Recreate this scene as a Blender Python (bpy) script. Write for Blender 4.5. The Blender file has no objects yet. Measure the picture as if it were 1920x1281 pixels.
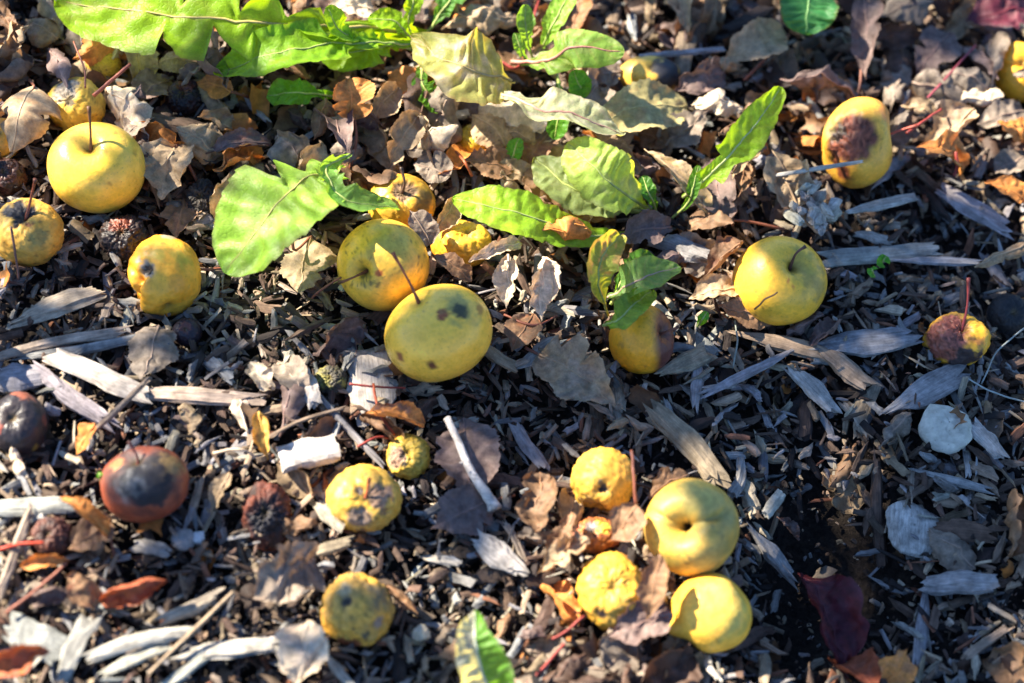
import bpy, math, random
import numpy as np
from mathutils import Matrix, Vector

# ------------------------------------------------------------------ camera, sky, sun, exposure
PITCH, ROLL, DIST, TANH = math.radians(58), math.radians(12), 0.60, 0.30
f0 = np.array([0, math.cos(PITCH), -math.sin(PITCH)])
r0 = np.array([1.0, 0, 0]); u0 = np.array([0, math.sin(PITCH), math.cos(PITCH)])
CR = math.cos(ROLL) * r0 + math.sin(ROLL) * u0
CU = math.cos(ROLL) * u0 - math.sin(ROLL) * r0
CPOS = -DIST * f0 + np.array([0, 0, 0.008])
sc = bpy.context.scene
cam_d = bpy.data.cameras.new("camera"); cam = bpy.data.objects.new("camera", cam_d)
sc.collection.objects.link(cam); sc.camera = cam
cam.matrix_world = Matrix(((CR[0], CU[0], -f0[0], CPOS[0]), (CR[1], CU[1], -f0[1], CPOS[1]),
                           (CR[2], CU[2], -f0[2], CPOS[2]), (0, 0, 0, 1)))
cam_d.sensor_width = 36; cam_d.sensor_fit = 'HORIZONTAL'; cam_d.lens = 18 / TANH
cam_d.clip_start = 0.01; cam_d.clip_end = 500
cam_d.dof.use_dof = True; cam_d.dof.aperture_fstop = 5.6


def ray(px, py):
    return f0 + CR * ((px - 960) / 960 * TANH) + CU * ((640.5 - py) / 960 * TANH)


def at(px, py, z=0.0):
    d = ray(px, py)
    return CPOS + d * ((z - CPOS[2]) / d[2])


def mpp(p):
    return float(np.dot(np.asarray(p) - CPOS, f0)) * TANH / 960      # metres per photo pixel at a point


cam_d.dof.focus_distance = float(np.dot(at(520, 400, 0.014) - CPOS, f0))
GR = CR * [1, 1, 0]; GR = GR / np.linalg.norm(GR)                    # image right / up along the ground
GU = np.array([-GR[1], GR[0], 0])
SUN_EL = math.radians(37)
sh = -0.90 * GR + 0.44 * GU; sh = sh / np.linalg.norm(sh)
TOSUN = np.array([sh[0] * math.cos(SUN_EL), sh[1] * math.cos(SUN_EL), math.sin(SUN_EL)])
world = bpy.data.worlds.new("World"); sc.world = world; world.use_nodes = True
wn = world.node_tree.nodes; bg = wn["Background"]
sky = wn.new("ShaderNodeTexSky"); sky.sky_type = 'NISHITA'; sky.sun_disc = False
sky.ozone_density = 7.0; sky.dust_density = 0.2; sky.sun_elevation = SUN_EL; sky.sun_rotation = math.atan2(sh[0], sh[1])
world.node_tree.links.new(sky.outputs[0], bg.inputs[0]); bg.inputs[1].default_value = 0.07
sun_d = bpy.data.lights.new("sun", 'SUN'); sun_d.energy = 5.0; sun_d.angle = math.radians(0.53)
sun_d.color = (1.0, 0.89, 0.72)
sun = bpy.data.objects.new("sun", sun_d); sc.collection.objects.link(sun)
sun.rotation_euler = Vector(TOSUN).to_track_quat('Z', 'Y').to_euler(); sun.location = Vector(TOSUN * 3)
vs = sc.view_settings; vs.view_transform = 'Standard'; vs.look = 'None'; vs.gamma = 1.0; vs.exposure = 2.2
vs.use_curve_mapping = False
sc.render.engine = 'CYCLES'; sc.cycles.use_denoising = True; sc.cycles.max_bounces = 8
sc.cycles.sample_clamp_indirect = 4.0

# ------------------------------------------------------------------ helpers
rng = np.random.default_rng(7); R = random.Random(7)
COL = sc.collection


def lin(r, g, b):
    return np.array([(c / 255 / 12.92) if c / 255 <= 0.04045 else ((c / 255 + 0.055) / 1.055) ** 2.4 for c in (r, g, b)])


_G = rng.normal(size=(4096, 3)); _G /= np.linalg.norm(_G, axis=1)[:, None]


def noise3(p):
    p = np.asarray(p, float); i = np.floor(p).astype(np.int64); f = p - i
    w = f * f * f * (f * (f * 6 - 15) + 10); out = np.zeros(len(p))
    for dx in (0, 1):
        for dy in (0, 1):
            for dz in (0, 1):
                h = ((i[:, 0] + dx) * 73856093 ^ (i[:, 1] + dy) * 19349663 ^ (i[:, 2] + dz) * 83492791) & 4095
                g = _G[h]
                v = g[:, 0] * (f[:, 0] - dx) + g[:, 1] * (f[:, 1] - dy) + g[:, 2] * (f[:, 2] - dz)
                out += v * (w[:, 0] if dx else 1 - w[:, 0]) * (w[:, 1] if dy else 1 - w[:, 1]) * (w[:, 2] if dz else 1 - w[:, 2])
    return out * 1.6


def fbm(p, o=3, lac=2.1):
    p = np.asarray(p, float); s = np.zeros(len(p)); a = 1.0
    for k in range(o):
        s += a * noise3(p + 17.3 * k); p = p * lac; a *= 0.5
    return s


def sm(x, a, b):
    t = np.clip((x - a) / (b - a), 0, 1); return t * t * (3 - 2 * t)


def norm(v):
    v = np.asarray(v, float); return v / max(np.linalg.norm(v), 1e-12)


def relief(x, y):
    x = np.atleast_1d(np.asarray(x, float)); y = np.atleast_1d(np.asarray(y, float))
    z = 0.004 * fbm(np.stack([x * 13, y * 13, x * 0 + 3.3], 1), 2)
    for (px, py, dep, s) in PITS:
        c = at(px, py, 0)
        z -= dep * np.exp(-((x - c[0]) ** 2 + (y - c[1]) ** 2) / s ** 2)
    return z


PITS = [(1535, 1015, 0.022, 0.024), (1640, 1130, 0.012, 0.026), (1545, 830, 0.007, 0.022), (930, 790, 0.006, 0.03), (1480, 1180, 0.013, 0.018)]


_gx = np.linspace(-.8, .8, 401); _GXX, _GYY = np.meshgrid(_gx, _gx, indexing='ij'); _RG = relief(_GXX.ravel(), _GYY.ravel()).reshape(401, 401)


def rza(x, y):
    i = np.clip((np.asarray(x) + .8) / .004, 0, 399.999); j = np.clip((np.asarray(y) + .8) / .004, 0, 399.999)
    a = i.astype(int); b = j.astype(int); u = i - a; v = j - b
    return _RG[a, b] * (1 - u) * (1 - v) + _RG[a + 1, b] * u * (1 - v) + _RG[a, b + 1] * (1 - u) * v + _RG[a + 1, b + 1] * u * v


def rz(p):
    return float(rza(p[0], p[1]))


def mesh_obj(name, V, F, mat, col=None, parent=None, loc=None, smooth=True, attrs=None):
    """one mesh object; V in world space, stored relative to loc (or to the parent's location)"""
    V = np.asarray(V, float)
    base = np.array(parent.location) if parent is not None else (np.zeros(3) if loc is None else np.asarray(loc, float))
    me = bpy.data.meshes.new(name)
    me.from_pydata((V - base).tolist(), [], F)
    if col is not None:
        a = me.color_attributes.new("Col", 'FLOAT_COLOR', 'POINT')
        c = np.ones((len(V), 4)); c[:, :3] = np.clip(col, 0.002, 1); a.data.foreach_set("color", c.ravel())
    for k, v in (attrs or {}).items():
        v = np.asarray(v, float)
        if v.ndim == 1:
            at_ = me.attributes.new(k, 'FLOAT', 'POINT'); at_.data.foreach_set("value", v)
        else:
            at_ = me.attributes.new(k, 'FLOAT_VECTOR', 'POINT'); at_.data.foreach_set("vector", v.ravel())
    me.materials.append(mat)
    if smooth:
        me.polygons.foreach_set("use_smooth", [True] * len(me.polygons))
    me.update()
    o = bpy.data.objects.new(name, me); COL.objects.link(o)
    if parent is not None:
        o.parent = parent
    else:
        o.location = base.tolist()
    return o


def empty(name, loc):
    o = bpy.data.objects.new(name, None); COL.objects.link(o); o.empty_display_size = 0.01
    o.location = [float(v) for v in loc]; return o


def tag(o, label, cat, group=None, kind=None):
    if label: o["label"] = label
    if cat: o["category"] = cat
    if group: o["group"] = group
    if kind: o["kind"] = kind
    return o


def grid_faces(nu, nv, wrap=False):
    i, j = np.meshgrid(np.arange(nu - 1), np.arange(nv if wrap else nv - 1), indexing='ij')
    a = i * nv + j; b = i * nv + (j + 1) % nv; c = (i + 1) * nv + (j + 1) % nv; d = (i + 1) * nv + j
    return np.stack([a.ravel(), b.ravel(), c.ravel(), d.ravel()], 1).tolist()


def spline(P, n):
    P = np.asarray(P, float)
    if len(P) == 2:
        t = np.linspace(0, 1, n)[:, None]; return P[0] * (1 - t) + P[1] * t
    Q = np.vstack([2 * P[0] - P[1], P, 2 * P[-1] - P[-2]]); out = []
    for t in np.linspace(0, len(P) - 1 - 1e-9, n):
        k = int(t); s = t - k; a, b, c, d = Q[k], Q[k + 1], Q[k + 2], Q[k + 3]
        out.append(0.5 * (2 * b + (c - a) * s + (2 * a - 5 * b + 4 * c - d) * s * s + (3 * b - a - 3 * c + d) * s ** 3))
    return np.array(out)


def tube(P, rad, n=7, lump=0.0):
    P = np.asarray(P, float); m = len(P); rad = np.interp(np.linspace(0, 1, m), np.linspace(0, 1, len(rad)), rad)
    T = np.gradient(P, axis=0); T /= np.linalg.norm(T, axis=1)[:, None] + 1e-12
    s = norm(np.cross(T[0], [0.31, 0.2, 0.93])); V = []
    for k in range(m):
        s = norm(s - T[k] * np.dot(s, T[k])); b = np.cross(T[k], s)
        for q in range(n):
            a = 2 * math.pi * q / n
            rr = rad[k] * (1 + (lump * R.uniform(-1, 1) if lump else 0))
            V.append(P[k] + rr * (math.cos(a) * s + math.sin(a) * b))
    F = grid_faces(m, n, True); F.append(list(range(n))[::-1]); F.append([(m - 1) * n + q for q in range(n)])
    return np.array(V), F


# ------------------------------------------------------------------ materials
def nodes(name):
    m = bpy.data.materials.new(name); m.use_nodes = True
    nt = m.node_tree; nt.nodes.clear()
    return m, nt, nt.nodes, nt.links


def nd(ns, typ, **kw):
    n = ns.new(typ)
    for k, v in kw.items():
        if k.startswith('i_'):
            key = k[2:].replace('_', ' ')
            n.inputs[int(key) if key.isdigit() else key].default_value = v
        else:
            setattr(n, k, v)
    return n


def remap(ns, ls, src, a, b, c, d):
    n = nd(ns, 'ShaderNodeMapRange'); ls.new(src, n.inputs[0])
    for k, v in enumerate((a, b, c, d)): n.inputs[k + 1].default_value = v
    return n.outputs[0]


def mulcol(ns, ls, col, fac):
    n = nd(ns, 'ShaderNodeVectorMath', operation='SCALE'); ls.new(col, n.inputs[0]); ls.new(fac, n.inputs[3]); return n.outputs[0]


def mat_skin():
    m, nt, ns, ls = nodes("fruit_skin")
    tc = nd(ns, 'ShaderNodeTexCoord'); c = nd(ns, 'ShaderNodeAttribute', attribute_name="Col"); r = nd(ns, 'ShaderNodeAttribute', attribute_name="rough")
    n1 = nd(ns, 'ShaderNodeTexNoise', i_Scale=900.0, i_Detail=4.0); ls.new(tc.outputs['Object'], n1.inputs['Vector'])
    n2 = nd(ns, 'ShaderNodeTexNoise', i_Scale=160.0, i_Detail=6.0, i_Roughness=0.65); ls.new(tc.outputs['Object'], n2.inputs['Vector'])
    f = nd(ns, 'ShaderNodeMath', operation='MULTIPLY'); ls.new(remap(ns, ls, n1.outputs[0], 0.3, 0.7, 0.88, 1.08), f.inputs[0]); ls.new(remap(ns, ls, n2.outputs[0], 0.3, 0.7, 0.85, 1.1), f.inputs[1])
    vo = nd(ns, 'ShaderNodeTexVoronoi', i_Scale=520.0, i_Randomness=1.0); ls.new(tc.outputs['Object'], vo.inputs['Vector'])
    f2 = nd(ns, 'ShaderNodeMath', operation='MULTIPLY'); ls.new(f.outputs[0], f2.inputs[0]); ls.new(remap(ns, ls, vo.outputs['Distance'], 0.06, 0.20, 0.72, 1.0), f2.inputs[1]); f = f2
    p = nd(ns, 'ShaderNodeBsdfPrincipled'); ls.new(mulcol(ns, ls, c.outputs['Color'], f.outputs[0]), p.inputs['Base Color'])
    rr = nd(ns, 'ShaderNodeMath', operation='ADD'); ls.new(r.outputs['Fac'], rr.inputs[0]); ls.new(remap(ns, ls, n2.outputs[0], 0.3, 0.7, -0.06, 0.10), rr.inputs[1]); ls.new(rr.outputs[0], p.inputs['Roughness'])
    p.inputs['Specular IOR Level'].default_value = 0.38
    p.inputs['Subsurface Weight'].default_value = 0.06; p.inputs['Subsurface Radius'].default_value = (1.0, 0.6, 0.15); p.inputs['Subsurface Scale'].default_value = 0.0018
    b = nd(ns, 'ShaderNodeBump', i_Strength=0.35, i_Distance=0.0003); ls.new(n1.outputs[0], b.inputs['Height'])
    b2 = nd(ns, 'ShaderNodeBump', i_Strength=0.22, i_Distance=0.0008); ls.new(n2.outputs[0], b2.inputs['Height']); ls.new(b.outputs[0], b2.inputs['Normal'])
    ls.new(b2.outputs[0], p.inputs['Normal'])
    o = nd(ns, 'ShaderNodeOutputMaterial'); ls.new(p.outputs[0], o.inputs[0]); return m


def mat_leaf(name, trans, tint, rough, bump, spec, mot=(.72, 1.22), net=False):
    m, nt, ns, ls = nodes(name)
    tc = nd(ns, 'ShaderNodeTexCoord'); c = nd(ns, 'ShaderNodeAttribute', attribute_name="Col")
    n1 = nd(ns, 'ShaderNodeTexNoise', i_Scale=1300.0, i_Detail=5.0, i_Roughness=0.7); ls.new(tc.outputs['Object'], n1.inputs['Vector'])
    n2 = nd(ns, 'ShaderNodeTexNoise', i_Scale=260.0, i_Detail=6.0, i_Roughness=0.7); ls.new(tc.outputs['Object'], n2.inputs['Vector'])
    f = nd(ns, 'ShaderNodeMath', operation='MULTIPLY'); ls.new(remap(ns, ls, n1.outputs[0], 0.3, 0.7, 0.82, 1.12), f.inputs[0]); ls.new(remap(ns, ls, n2.outputs[0], 0.3, 0.7, mot[0], mot[1]), f.inputs[1])
    col = mulcol(ns, ls, c.outputs['Color'], f.outputs[0])
    p = nd(ns, 'ShaderNodeBsdfPrincipled'); ls.new(col, p.inputs['Base Color']); p.inputs['Roughness'].default_value = rough; p.inputs['Specular IOR Level'].default_value = spec
    t = nd(ns, 'ShaderNodeBsdfTranslucent'); tm = nd(ns, 'ShaderNodeVectorMath', operation='MULTIPLY'); ls.new(col, tm.inputs[0]); tm.inputs[1].default_value = tint; ls.new(tm.outputs[0], t.inputs[0])
    b = nd(ns, 'ShaderNodeBump', i_Strength=bump, i_Distance=0.0005); ls.new(n2.outputs[0], b.inputs['Height'])
    if net:
        vo = nd(ns, 'ShaderNodeTexVoronoi', feature='DISTANCE_TO_EDGE', i_Scale=520.0); ls.new(tc.outputs['Object'], vo.inputs['Vector'])
        bn = nd(ns, 'ShaderNodeBump', i_Strength=0.22, i_Distance=0.0005); ls.new(remap(ns, ls, vo.outputs['Distance'], 0, .12, 0, 1), bn.inputs['Height']); ls.new(b.outputs[0], bn.inputs['Normal']); b = bn
    b1 = nd(ns, 'ShaderNodeBump', i_Strength=bump * 0.6, i_Distance=0.0002); ls.new(n1.outputs[0], b1.inputs['Height']); ls.new(b.outputs[0], b1.inputs['Normal'])
    ls.new(b1.outputs[0], p.inputs['Normal'])
    mx = nd(ns, 'ShaderNodeMixShader'); mx.inputs[0].default_value = trans; ls.new(p.outputs[0], mx.inputs[1]); ls.new(t.outputs[0], mx.inputs[2])
    o = nd(ns, 'ShaderNodeOutputMaterial'); ls.new(mx.outputs[0], o.inputs[0]); return m


def mat_wood():
    m, nt, ns, ls = nodes("weathered_wood")
    c = nd(ns, 'ShaderNodeAttribute', attribute_name="Col"); g = nd(ns, 'ShaderNodeAttribute', attribute_name="gco")
    mp = nd(ns, 'ShaderNodeMapping'); mp.inputs['Scale'].default_value = (110, 1500, 1500); ls.new(g.outputs['Vector'], mp.inputs[0])
    n1 = nd(ns, 'ShaderNodeTexNoise', i_Scale=1.0, i_Detail=4.0, i_Roughness=0.6, i_Distortion=0.4); ls.new(mp.outputs[0], n1.inputs['Vector'])
    n2 = nd(ns, 'ShaderNodeTexNoise', i_Scale=190.0, i_Detail=5.0, i_Roughness=0.7); ls.new(g.outputs['Vector'], n2.inputs['Vector'])
    f = nd(ns, 'ShaderNodeMath', operation='MULTIPLY'); ls.new(remap(ns, ls, n1.outputs[0], 0.28, 0.72, 0.55, 1.18), f.inputs[0]); ls.new(remap(ns, ls, n2.outputs[0], 0.3, 0.7, 0.5, 1.3), f.inputs[1])
    p = nd(ns, 'ShaderNodeBsdfPrincipled', i_Roughness=0.82); p.inputs['Specular IOR Level'].default_value = 0.25
    ls.new(mulcol(ns, ls, c.outputs['Color'], f.outputs[0]), p.inputs['Base Color'])
    b = nd(ns, 'ShaderNodeBump', i_Strength=0.55, i_Distance=0.0006); ls.new(n1.outputs[0], b.inputs['Height']); ls.new(b.outputs[0], p.inputs['Normal'])
    o = nd(ns, 'ShaderNodeOutputMaterial'); ls.new(p.outputs[0], o.inputs[0]); return m


def mat_soil():
    m, nt, ns, ls = nodes("damp_soil")
    tc = nd(ns, 'ShaderNodeTexCoord')
    n1 = nd(ns, 'ShaderNodeTexNoise', i_Scale=420.0, i_Detail=8.0, i_Roughness=0.7); ls.new(tc.outputs['Object'], n1.inputs['Vector'])
    n2 = nd(ns, 'ShaderNodeTexNoise', i_Scale=45.0, i_Detail=5.0); ls.new(tc.outputs['Object'], n2.inputs['Vector'])
    r = nd(ns, 'ShaderNodeValToRGB'); e = r.color_ramp.elements
    e[0].position = 0.33; e[0].color = (0.004, 0.0035, 0.0035, 1); e[1].position = 0.8; e[1].color = (0.06, 0.045, 0.036, 1)
    ls.new(n1.outputs[0], r.inputs[0])
    p = nd(ns, 'ShaderNodeBsdfPrincipled', i_Roughness=0.9); p.inputs['Specular IOR Level'].default_value = 0.2
    ls.new(mulcol(ns, ls, r.outputs[0], remap(ns, ls, n2.outputs[0], 0.3, 0.7, 0.6, 1.3)), p.inputs['Base Color'])
    b = nd(ns, 'ShaderNodeBump', i_Strength=1.0, i_Distance=0.002); ls.new(n1.outputs[0], b.inputs['Height']); ls.new(b.outputs[0], p.inputs['Normal'])
    o = nd(ns, 'ShaderNodeOutputMaterial'); ls.new(p.outputs[0], o.inputs[0]); return m


M_SKIN = mat_skin(); M_WOOD = mat_wood(); M_SOIL = mat_soil()
M_GREEN = mat_leaf("green_leaf", 0.5, (1.9, 1.5, 0.4), 0.42, 0.4, 0.3, (.78, 1.2), True)
M_DRY = mat_leaf("dry_leaf", 0.18, (1.35, 0.9, 0.5), 0.62, 0.8, 0.35, (.5, 1.4))
M_STALK = mat_leaf("leaf_stalk", 0.05, (1, 1, 1), 0.5, 0.3, 0.4)

# ------------------------------------------------------------------ ground
def build_ground():
    n = 280; t = np.linspace(-1, 1, n); a = 0.0022 * np.sinh(t * 11.0) / math.sinh(11.0 * 1) * 1.0
    a = 0.27 * t + 60 * np.sign(t) * np.abs(t) ** 17
    X, Y = np.meshgrid(a, a, indexing='ij'); X = X.ravel(); Y = Y.ravel()
    Z = relief(X, Y) - 0.0085 + 0.0022 * fbm(np.stack([X * 120, Y * 120, X * 0], 1), 3) * np.exp(-(X ** 2 + Y ** 2) / 0.5)
    o = mesh_obj("ground", np.stack([X, Y, Z], 1), grid_faces(n, n), M_SOIL)
    tag(o, None, None, kind="structure")


build_ground()

# ------------------------------------------------------------------ wood
WOODC = dict(grey=(0.27, 0.26, 0.255), pale=(0.39, 0.32, 0.24), tan=(0.30, 0.225, 0.155), brown=(0.115, 0.076, 0.056),
             dark=(0.028, 0.021, 0.019), white=(0.42, 0.385, 0.335), blue=(0.265, 0.26, 0.262), red=(0.20, 0.085, 0.05))
GOFF = [0.0]


def chip_geo(L, W, T, ns, nr, color, split=0.12, bend=0.0, taper=0.25, rag=0.16, wob=.14, exr=(1.7, 3.2), jit=.06):
    """a torn splinter of wood along x: fibres of unequal length, ridged sides, ragged ends"""
    ang = np.linspace(0, 2 * math.pi, ns, endpoint=False) + rng.uniform(-.16, .16, ns)
    ex = R.uniform(*exr); cy, sy = np.cos(ang), np.sin(ang); k = 1 / np.maximum(np.abs(cy) ** ex + np.abs(sy) ** ex, 1e-6) ** (1 / ex)
    rid = 1 + rng.uniform(-rag, rag, ns)
    Yc = cy * k * rid * W / 2; Zc = sy * k * rid * T / 2
    u = np.linspace(-1, 1, nr); V = np.zeros((nr, ns, 3))
    e0 = rng.uniform(-1, 0.6, ns) * split; e1 = rng.uniform(-0.6, 1, ns) * split
    if split > .05: e0 += R.uniform(-.35, .35) * cy * W / L; e1 += R.uniform(-.35, .35) * cy * W / L      # slanted breaks
    t0, t1 = rng.uniform(0, taper, 2); ph = rng.uniform(0, 6); yb = R.gauss(0, wob * .4) * L if split > .05 else 0.0
    if R.random() < .4 and taper > .3: t0 = R.uniform(.4, .8)                                               # one pointed end
    na, nb, nc = rng.uniform(-wob, wob, 3)
    for i, ui in enumerate(u):
        wgt = 1 - t0 * max(0, -ui) ** 1.6 - t1 * max(0, ui) ** 1.6 + na * math.sin(ui * 3 + ph) + nb * math.sin(ui * 6.5 + 2 * ph)
        x = ui * L / 2 + (e0 * max(0, -ui) ** 3 + e1 * max(0, ui) ** 3) * L
        V[i, :, 0] = x
        V[i, :, 1] = Yc * wgt + rng.uniform(-jit, jit, ns) * W + yb * (ui * ui - .4) + nc * W * math.sin(ui * 4 + ph)
        V[i, :, 2] = Zc * wgt * (1 - 0.3 * abs(ui) ** 4) + rng.uniform(-jit, jit, ns) * 1.4 * T + bend * L * (ui * ui - 0.4)
    V = V.reshape(-1, 3)
    F = grid_faces(nr, ns, True)
    for ring, rev in ((0, True), (nr - 1, False)):
        ids = [ring * ns + q for q in range(ns)]
        c = V[ids].mean(0) + [(-1 if rev else 1) * -0.05 * L, 0, 0]
        V = np.vstack([V, c]); ci = len(V) - 1
        for q in range(ns):
            a, b = ids[q], ids[(q + 1) % ns]
            F.append([b, a, ci] if not rev else [a, b, ci])
    GOFF[0] += 0.0731
    g = V + [GOFF[0] % 3.1, (GOFF[0] * 1.7) % 2.3, (GOFF[0] * 0.37) % 1.9]
    col = np.tile(np.array(color), (len(V), 1)) * (1 + rng.uniform(-.16, .16, (len(V), 1)))
    return V, F, g, col


def rotm(yaw, pitch, roll):
    return np.array(Matrix.Rotation(yaw, 3, 'Z') @ Matrix.Rotation(pitch, 3, 'Y') @ Matrix.Rotation(roll, 3, 'X'))


def wcol(name, var=0.2):
    c = np.array(WOODC[name]) * (1 + R.uniform(-var, var)); return np.clip(c * (1 + rng.uniform(-.05, .05, 3)), 0.01, 0.8)


# ------------------------------------------------------------------ things: apples
LAND = []            # (px, py, short phrase) landmarks for labels
EXCL = []            # (px, py, rx, ry) kept free of scattered chips and leaves
YEL = (0.80, 0.54, 0.07); OCH = (0.62, 0.39, 0.055); ORG = (0.72, 0.36, 0.03)
BLK = (0.014, 0.011, 0.012); BRN = (0.16, 0.06, 0.03); GRYB = (0.20, 0.155, 0.125); SOOT = (0.10, 0.085, 0.045)


def view_dir(x, y):
    q = x * x + y * y
    if q > 0.98:
        s = math.sqrt(0.98 / q); x *= s; y *= s; q = 0.98
    return norm(CR * x + CU * y - f0 * math.sqrt(1 - q))


def apple(c, r, label, short, axis=(0, .3), dim=(.22, .42), cal=None, wr=(0, 3), lump=(0, 1.5), col=YEL, col2=None, patches=(), dents=(), creases=(),
          stem=None, stemcol=(0.16, 0.055, 0.03), rough=0.36, speck=0.0, tilt=0, lift=0.0, nest=0.66, fine=0.0, kind="apple"):
    px, py = c; p0 = at(px, py, 0.01); s = mpp(p0); rx, ry = r[0] * s, r[1] * s
    zc = rz(p0) + nest * min(rx, ry) + lift
    C = at(px, py, zc); s = mpp(C); rx, ry = r[0] * s, r[1] * s; rd = (rx + ry) / 2
    a = view_dir(*axis) if len(axis) == 2 else norm(CR * axis[0] + CU * axis[1] - f0 * axis[2])
    NU, NV = 54, 84
    th = np.linspace(0.0, math.pi, NU); th[0] = 0.012; th[-1] = math.pi - 0.012
    e1 = norm(np.cross(a, [0.37, 0.51, 0.77])); e2 = np.cross(a, e1); ph = np.linspace(0, 2 * math.pi, NV, endpoint=False)
    TH, PH = np.meshgrid(th, ph, indexing='ij'); TH = TH.ravel(); PH = PH.ravel()
    n = np.cos(TH)[:, None] * a + np.sin(TH)[:, None] * (np.cos(PH)[:, None] * e1 + np.sin(PH)[:, None] * e2)
    vx, vy, vz = n @ CR, n @ CU, -(n @ f0)
    ct, st = math.cos(math.radians(tilt)), math.sin(math.radians(tilt))
    tx, ty = vx * ct + vy * st, -vx * st + vy * ct
    rad = 1 / np.sqrt((tx / rx) ** 2 + (ty / ry) ** 2 + (vz / rd) ** 2)
    so = rng.uniform(0, 50, 3)
    f = np.ones(len(n)); f += 0.03 * noise3(n * 1.1 + so)
    if lump[0]: f += lump[0] * fbm(n * lump[1] + so + 9, 2)
    mold = np.zeros(len(n))
    f -= dim[0] * np.exp(-(TH / dim[1]) ** 2) + dim[0] * 0.35 * np.exp(-(TH / (dim[1] * .4)) ** 2)
    if cal:
        ca = np.arccos(np.clip(n @ view_dir(cal[0], cal[1]), -1, 1)); f -= cal[2] * np.exp(-(ca / cal[3]) ** 2)
    else:
        f -= 0.12 * np.exp(-((math.pi - TH) / 0.35) ** 2)
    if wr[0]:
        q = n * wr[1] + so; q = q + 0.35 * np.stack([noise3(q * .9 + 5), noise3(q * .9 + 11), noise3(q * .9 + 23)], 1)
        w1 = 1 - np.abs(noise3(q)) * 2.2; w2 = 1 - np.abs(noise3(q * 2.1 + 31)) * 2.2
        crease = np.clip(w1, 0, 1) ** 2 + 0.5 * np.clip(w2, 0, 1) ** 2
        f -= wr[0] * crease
    else:
        crease = np.zeros(len(n))
    for (dx, dy, amp, sg) in dents:
        ca = np.arccos(np.clip(n @ view_dir(dx, dy), -1, 1)); f -= amp * np.exp(-(ca / sg) ** 2)
    for (x0, y0, x1, y1, dep, wd) in creases:
        d = np.array([x1 - x0, y1 - y0]); L2 = d @ d
        t = np.clip(((vx - x0) * d[0] + (vy - y0) * d[1]) / L2, 0, 1)
        wob = 0.05 * noise3(n * 4 + so)
        dist = np.hypot(vx - x0 - t * d[0], vy - y0 - t * d[1]) + wob
        f -= np.where(vz > -0.2, dep * np.exp(-(dist / wd) ** 2), 0)
    K = np.tile(np.array(col, float) * (1.16 if col[0] > .5 else 1, .90 if col[0] > .5 else 1, 1.0), (len(n), 1))
    if col2 is not None:
        m = sm(fbm(n * 1.3 + so + 40, 3), -0.25, 0.45)[:, None]; K = K * (1 - m) + np.array(col2) * ((1.1, .88, .9) if col2[0] > .4 else (1, 1, 1)) * m
    K *= (1 + 0.10 * fbm(n * 5 + so, 3))[:, None]
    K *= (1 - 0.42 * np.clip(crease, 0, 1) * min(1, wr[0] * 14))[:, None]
    if col[0] > .5:
        m = (sm(fbm(n * 2.1 + so + 130, 4), -.05, .6) * (.08 + .55 * min(1, speck)))[:, None]; K = K * (1 - m) + np.array([.36, .235, .04]) * m
        gm = np.exp(-(TH / .7) ** 2)[:, None] * .22; K = K * (1 - gm) + np.array([.60, .44, .05]) * gm          # greener round the stem
        bl = sm(n @ norm(rng.normal(size=3)), .35, 1.0)[:, None] * R.uniform(.15, .45); K = K * (1 - bl) + np.array([.74, .34, .03]) * bl   # warm cheek
        for q in range(26):                                                                                     # scuffs and lenticels
            sr = R.choice([.012, .018, .025, .03, .055]); sa = np.arccos(np.clip(n @ norm(rng.normal(size=3)), -1, 1)) + sr * .5 * noise3(n * 14 + q)
            m = (1 - sm(sa, sr * .5, sr * 1.5))[:, None] * R.uniform(.35, .8); K = K * (1 - m) + np.array([.24, .12, .03]) * m
        rs = (sm(fbm(n * 16 + so + 7, 3), .4, .8) * .3)[:, None]; K = K * (1 - rs) + np.array([.42, .27, .07]) * rs
    ro = np.full(len(n), rough)
    if speck:
        sp = sm(fbm(n * 9 + so + 70, 3), 0.30, 0.62) * sm(fbm(n * 1.7 + so + 90, 2), -0.35, 0.35) * speck
        K = K * (1 - sp[:, None]) + np.array(SOOT) * 0.6 * sp[:, None]; ro += 0.25 * sp
    for pt in patches:
        dx, dy, pr, pc = pt[:4]; pro = pt[4] if len(pt) > 4 else 0.6; sink = pt[5] if len(pt) > 5 else 0.0; en = pt[6] if len(pt) > 6 else 0.35; pw = pt[7] if len(pt) > 7 else 0.0
        ca = np.arccos(np.clip(n @ view_dir(dx, dy), -1, 1)) + en * pr * fbm(n * 3.2 / max(pr, .18) * 0.5 + so + dx * 7, 3)
        m = 1 - (sm(ca, pr * 0.35, pr * 1.45) if en >= .7 else sm(ca, pr * 0.80, pr * 1.12)); m = m * (.85 if en >= .7 else 1)
        f -= sink * m
        if pw:
            f -= m * pw * np.clip(1 - np.abs(noise3(n * 9 + so)) * 2.4, 0, 1); pcv = 1 + 0.9 * fbm(n * 8 + so, 3)
        else:
            pcv = 1 + 0.25 * fbm(n * 7 + so, 3)
        K = K * (1 - m[:, None]) + np.array(pc) * np.clip(pcv, .25, 2.4)[:, None] * m[:, None]; ro = ro * (1 - m) + pro * m
    if fine: f += fine * fbm(n * 11 + so, 3)
    # skin colour darkened towards the stem hollow
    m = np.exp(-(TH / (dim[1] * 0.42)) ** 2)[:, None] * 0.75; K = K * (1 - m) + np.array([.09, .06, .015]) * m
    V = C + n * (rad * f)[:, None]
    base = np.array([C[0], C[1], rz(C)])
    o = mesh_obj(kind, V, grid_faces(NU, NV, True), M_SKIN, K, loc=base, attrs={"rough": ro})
    tag(o, label, "apple", "fallen crab apples")
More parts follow.
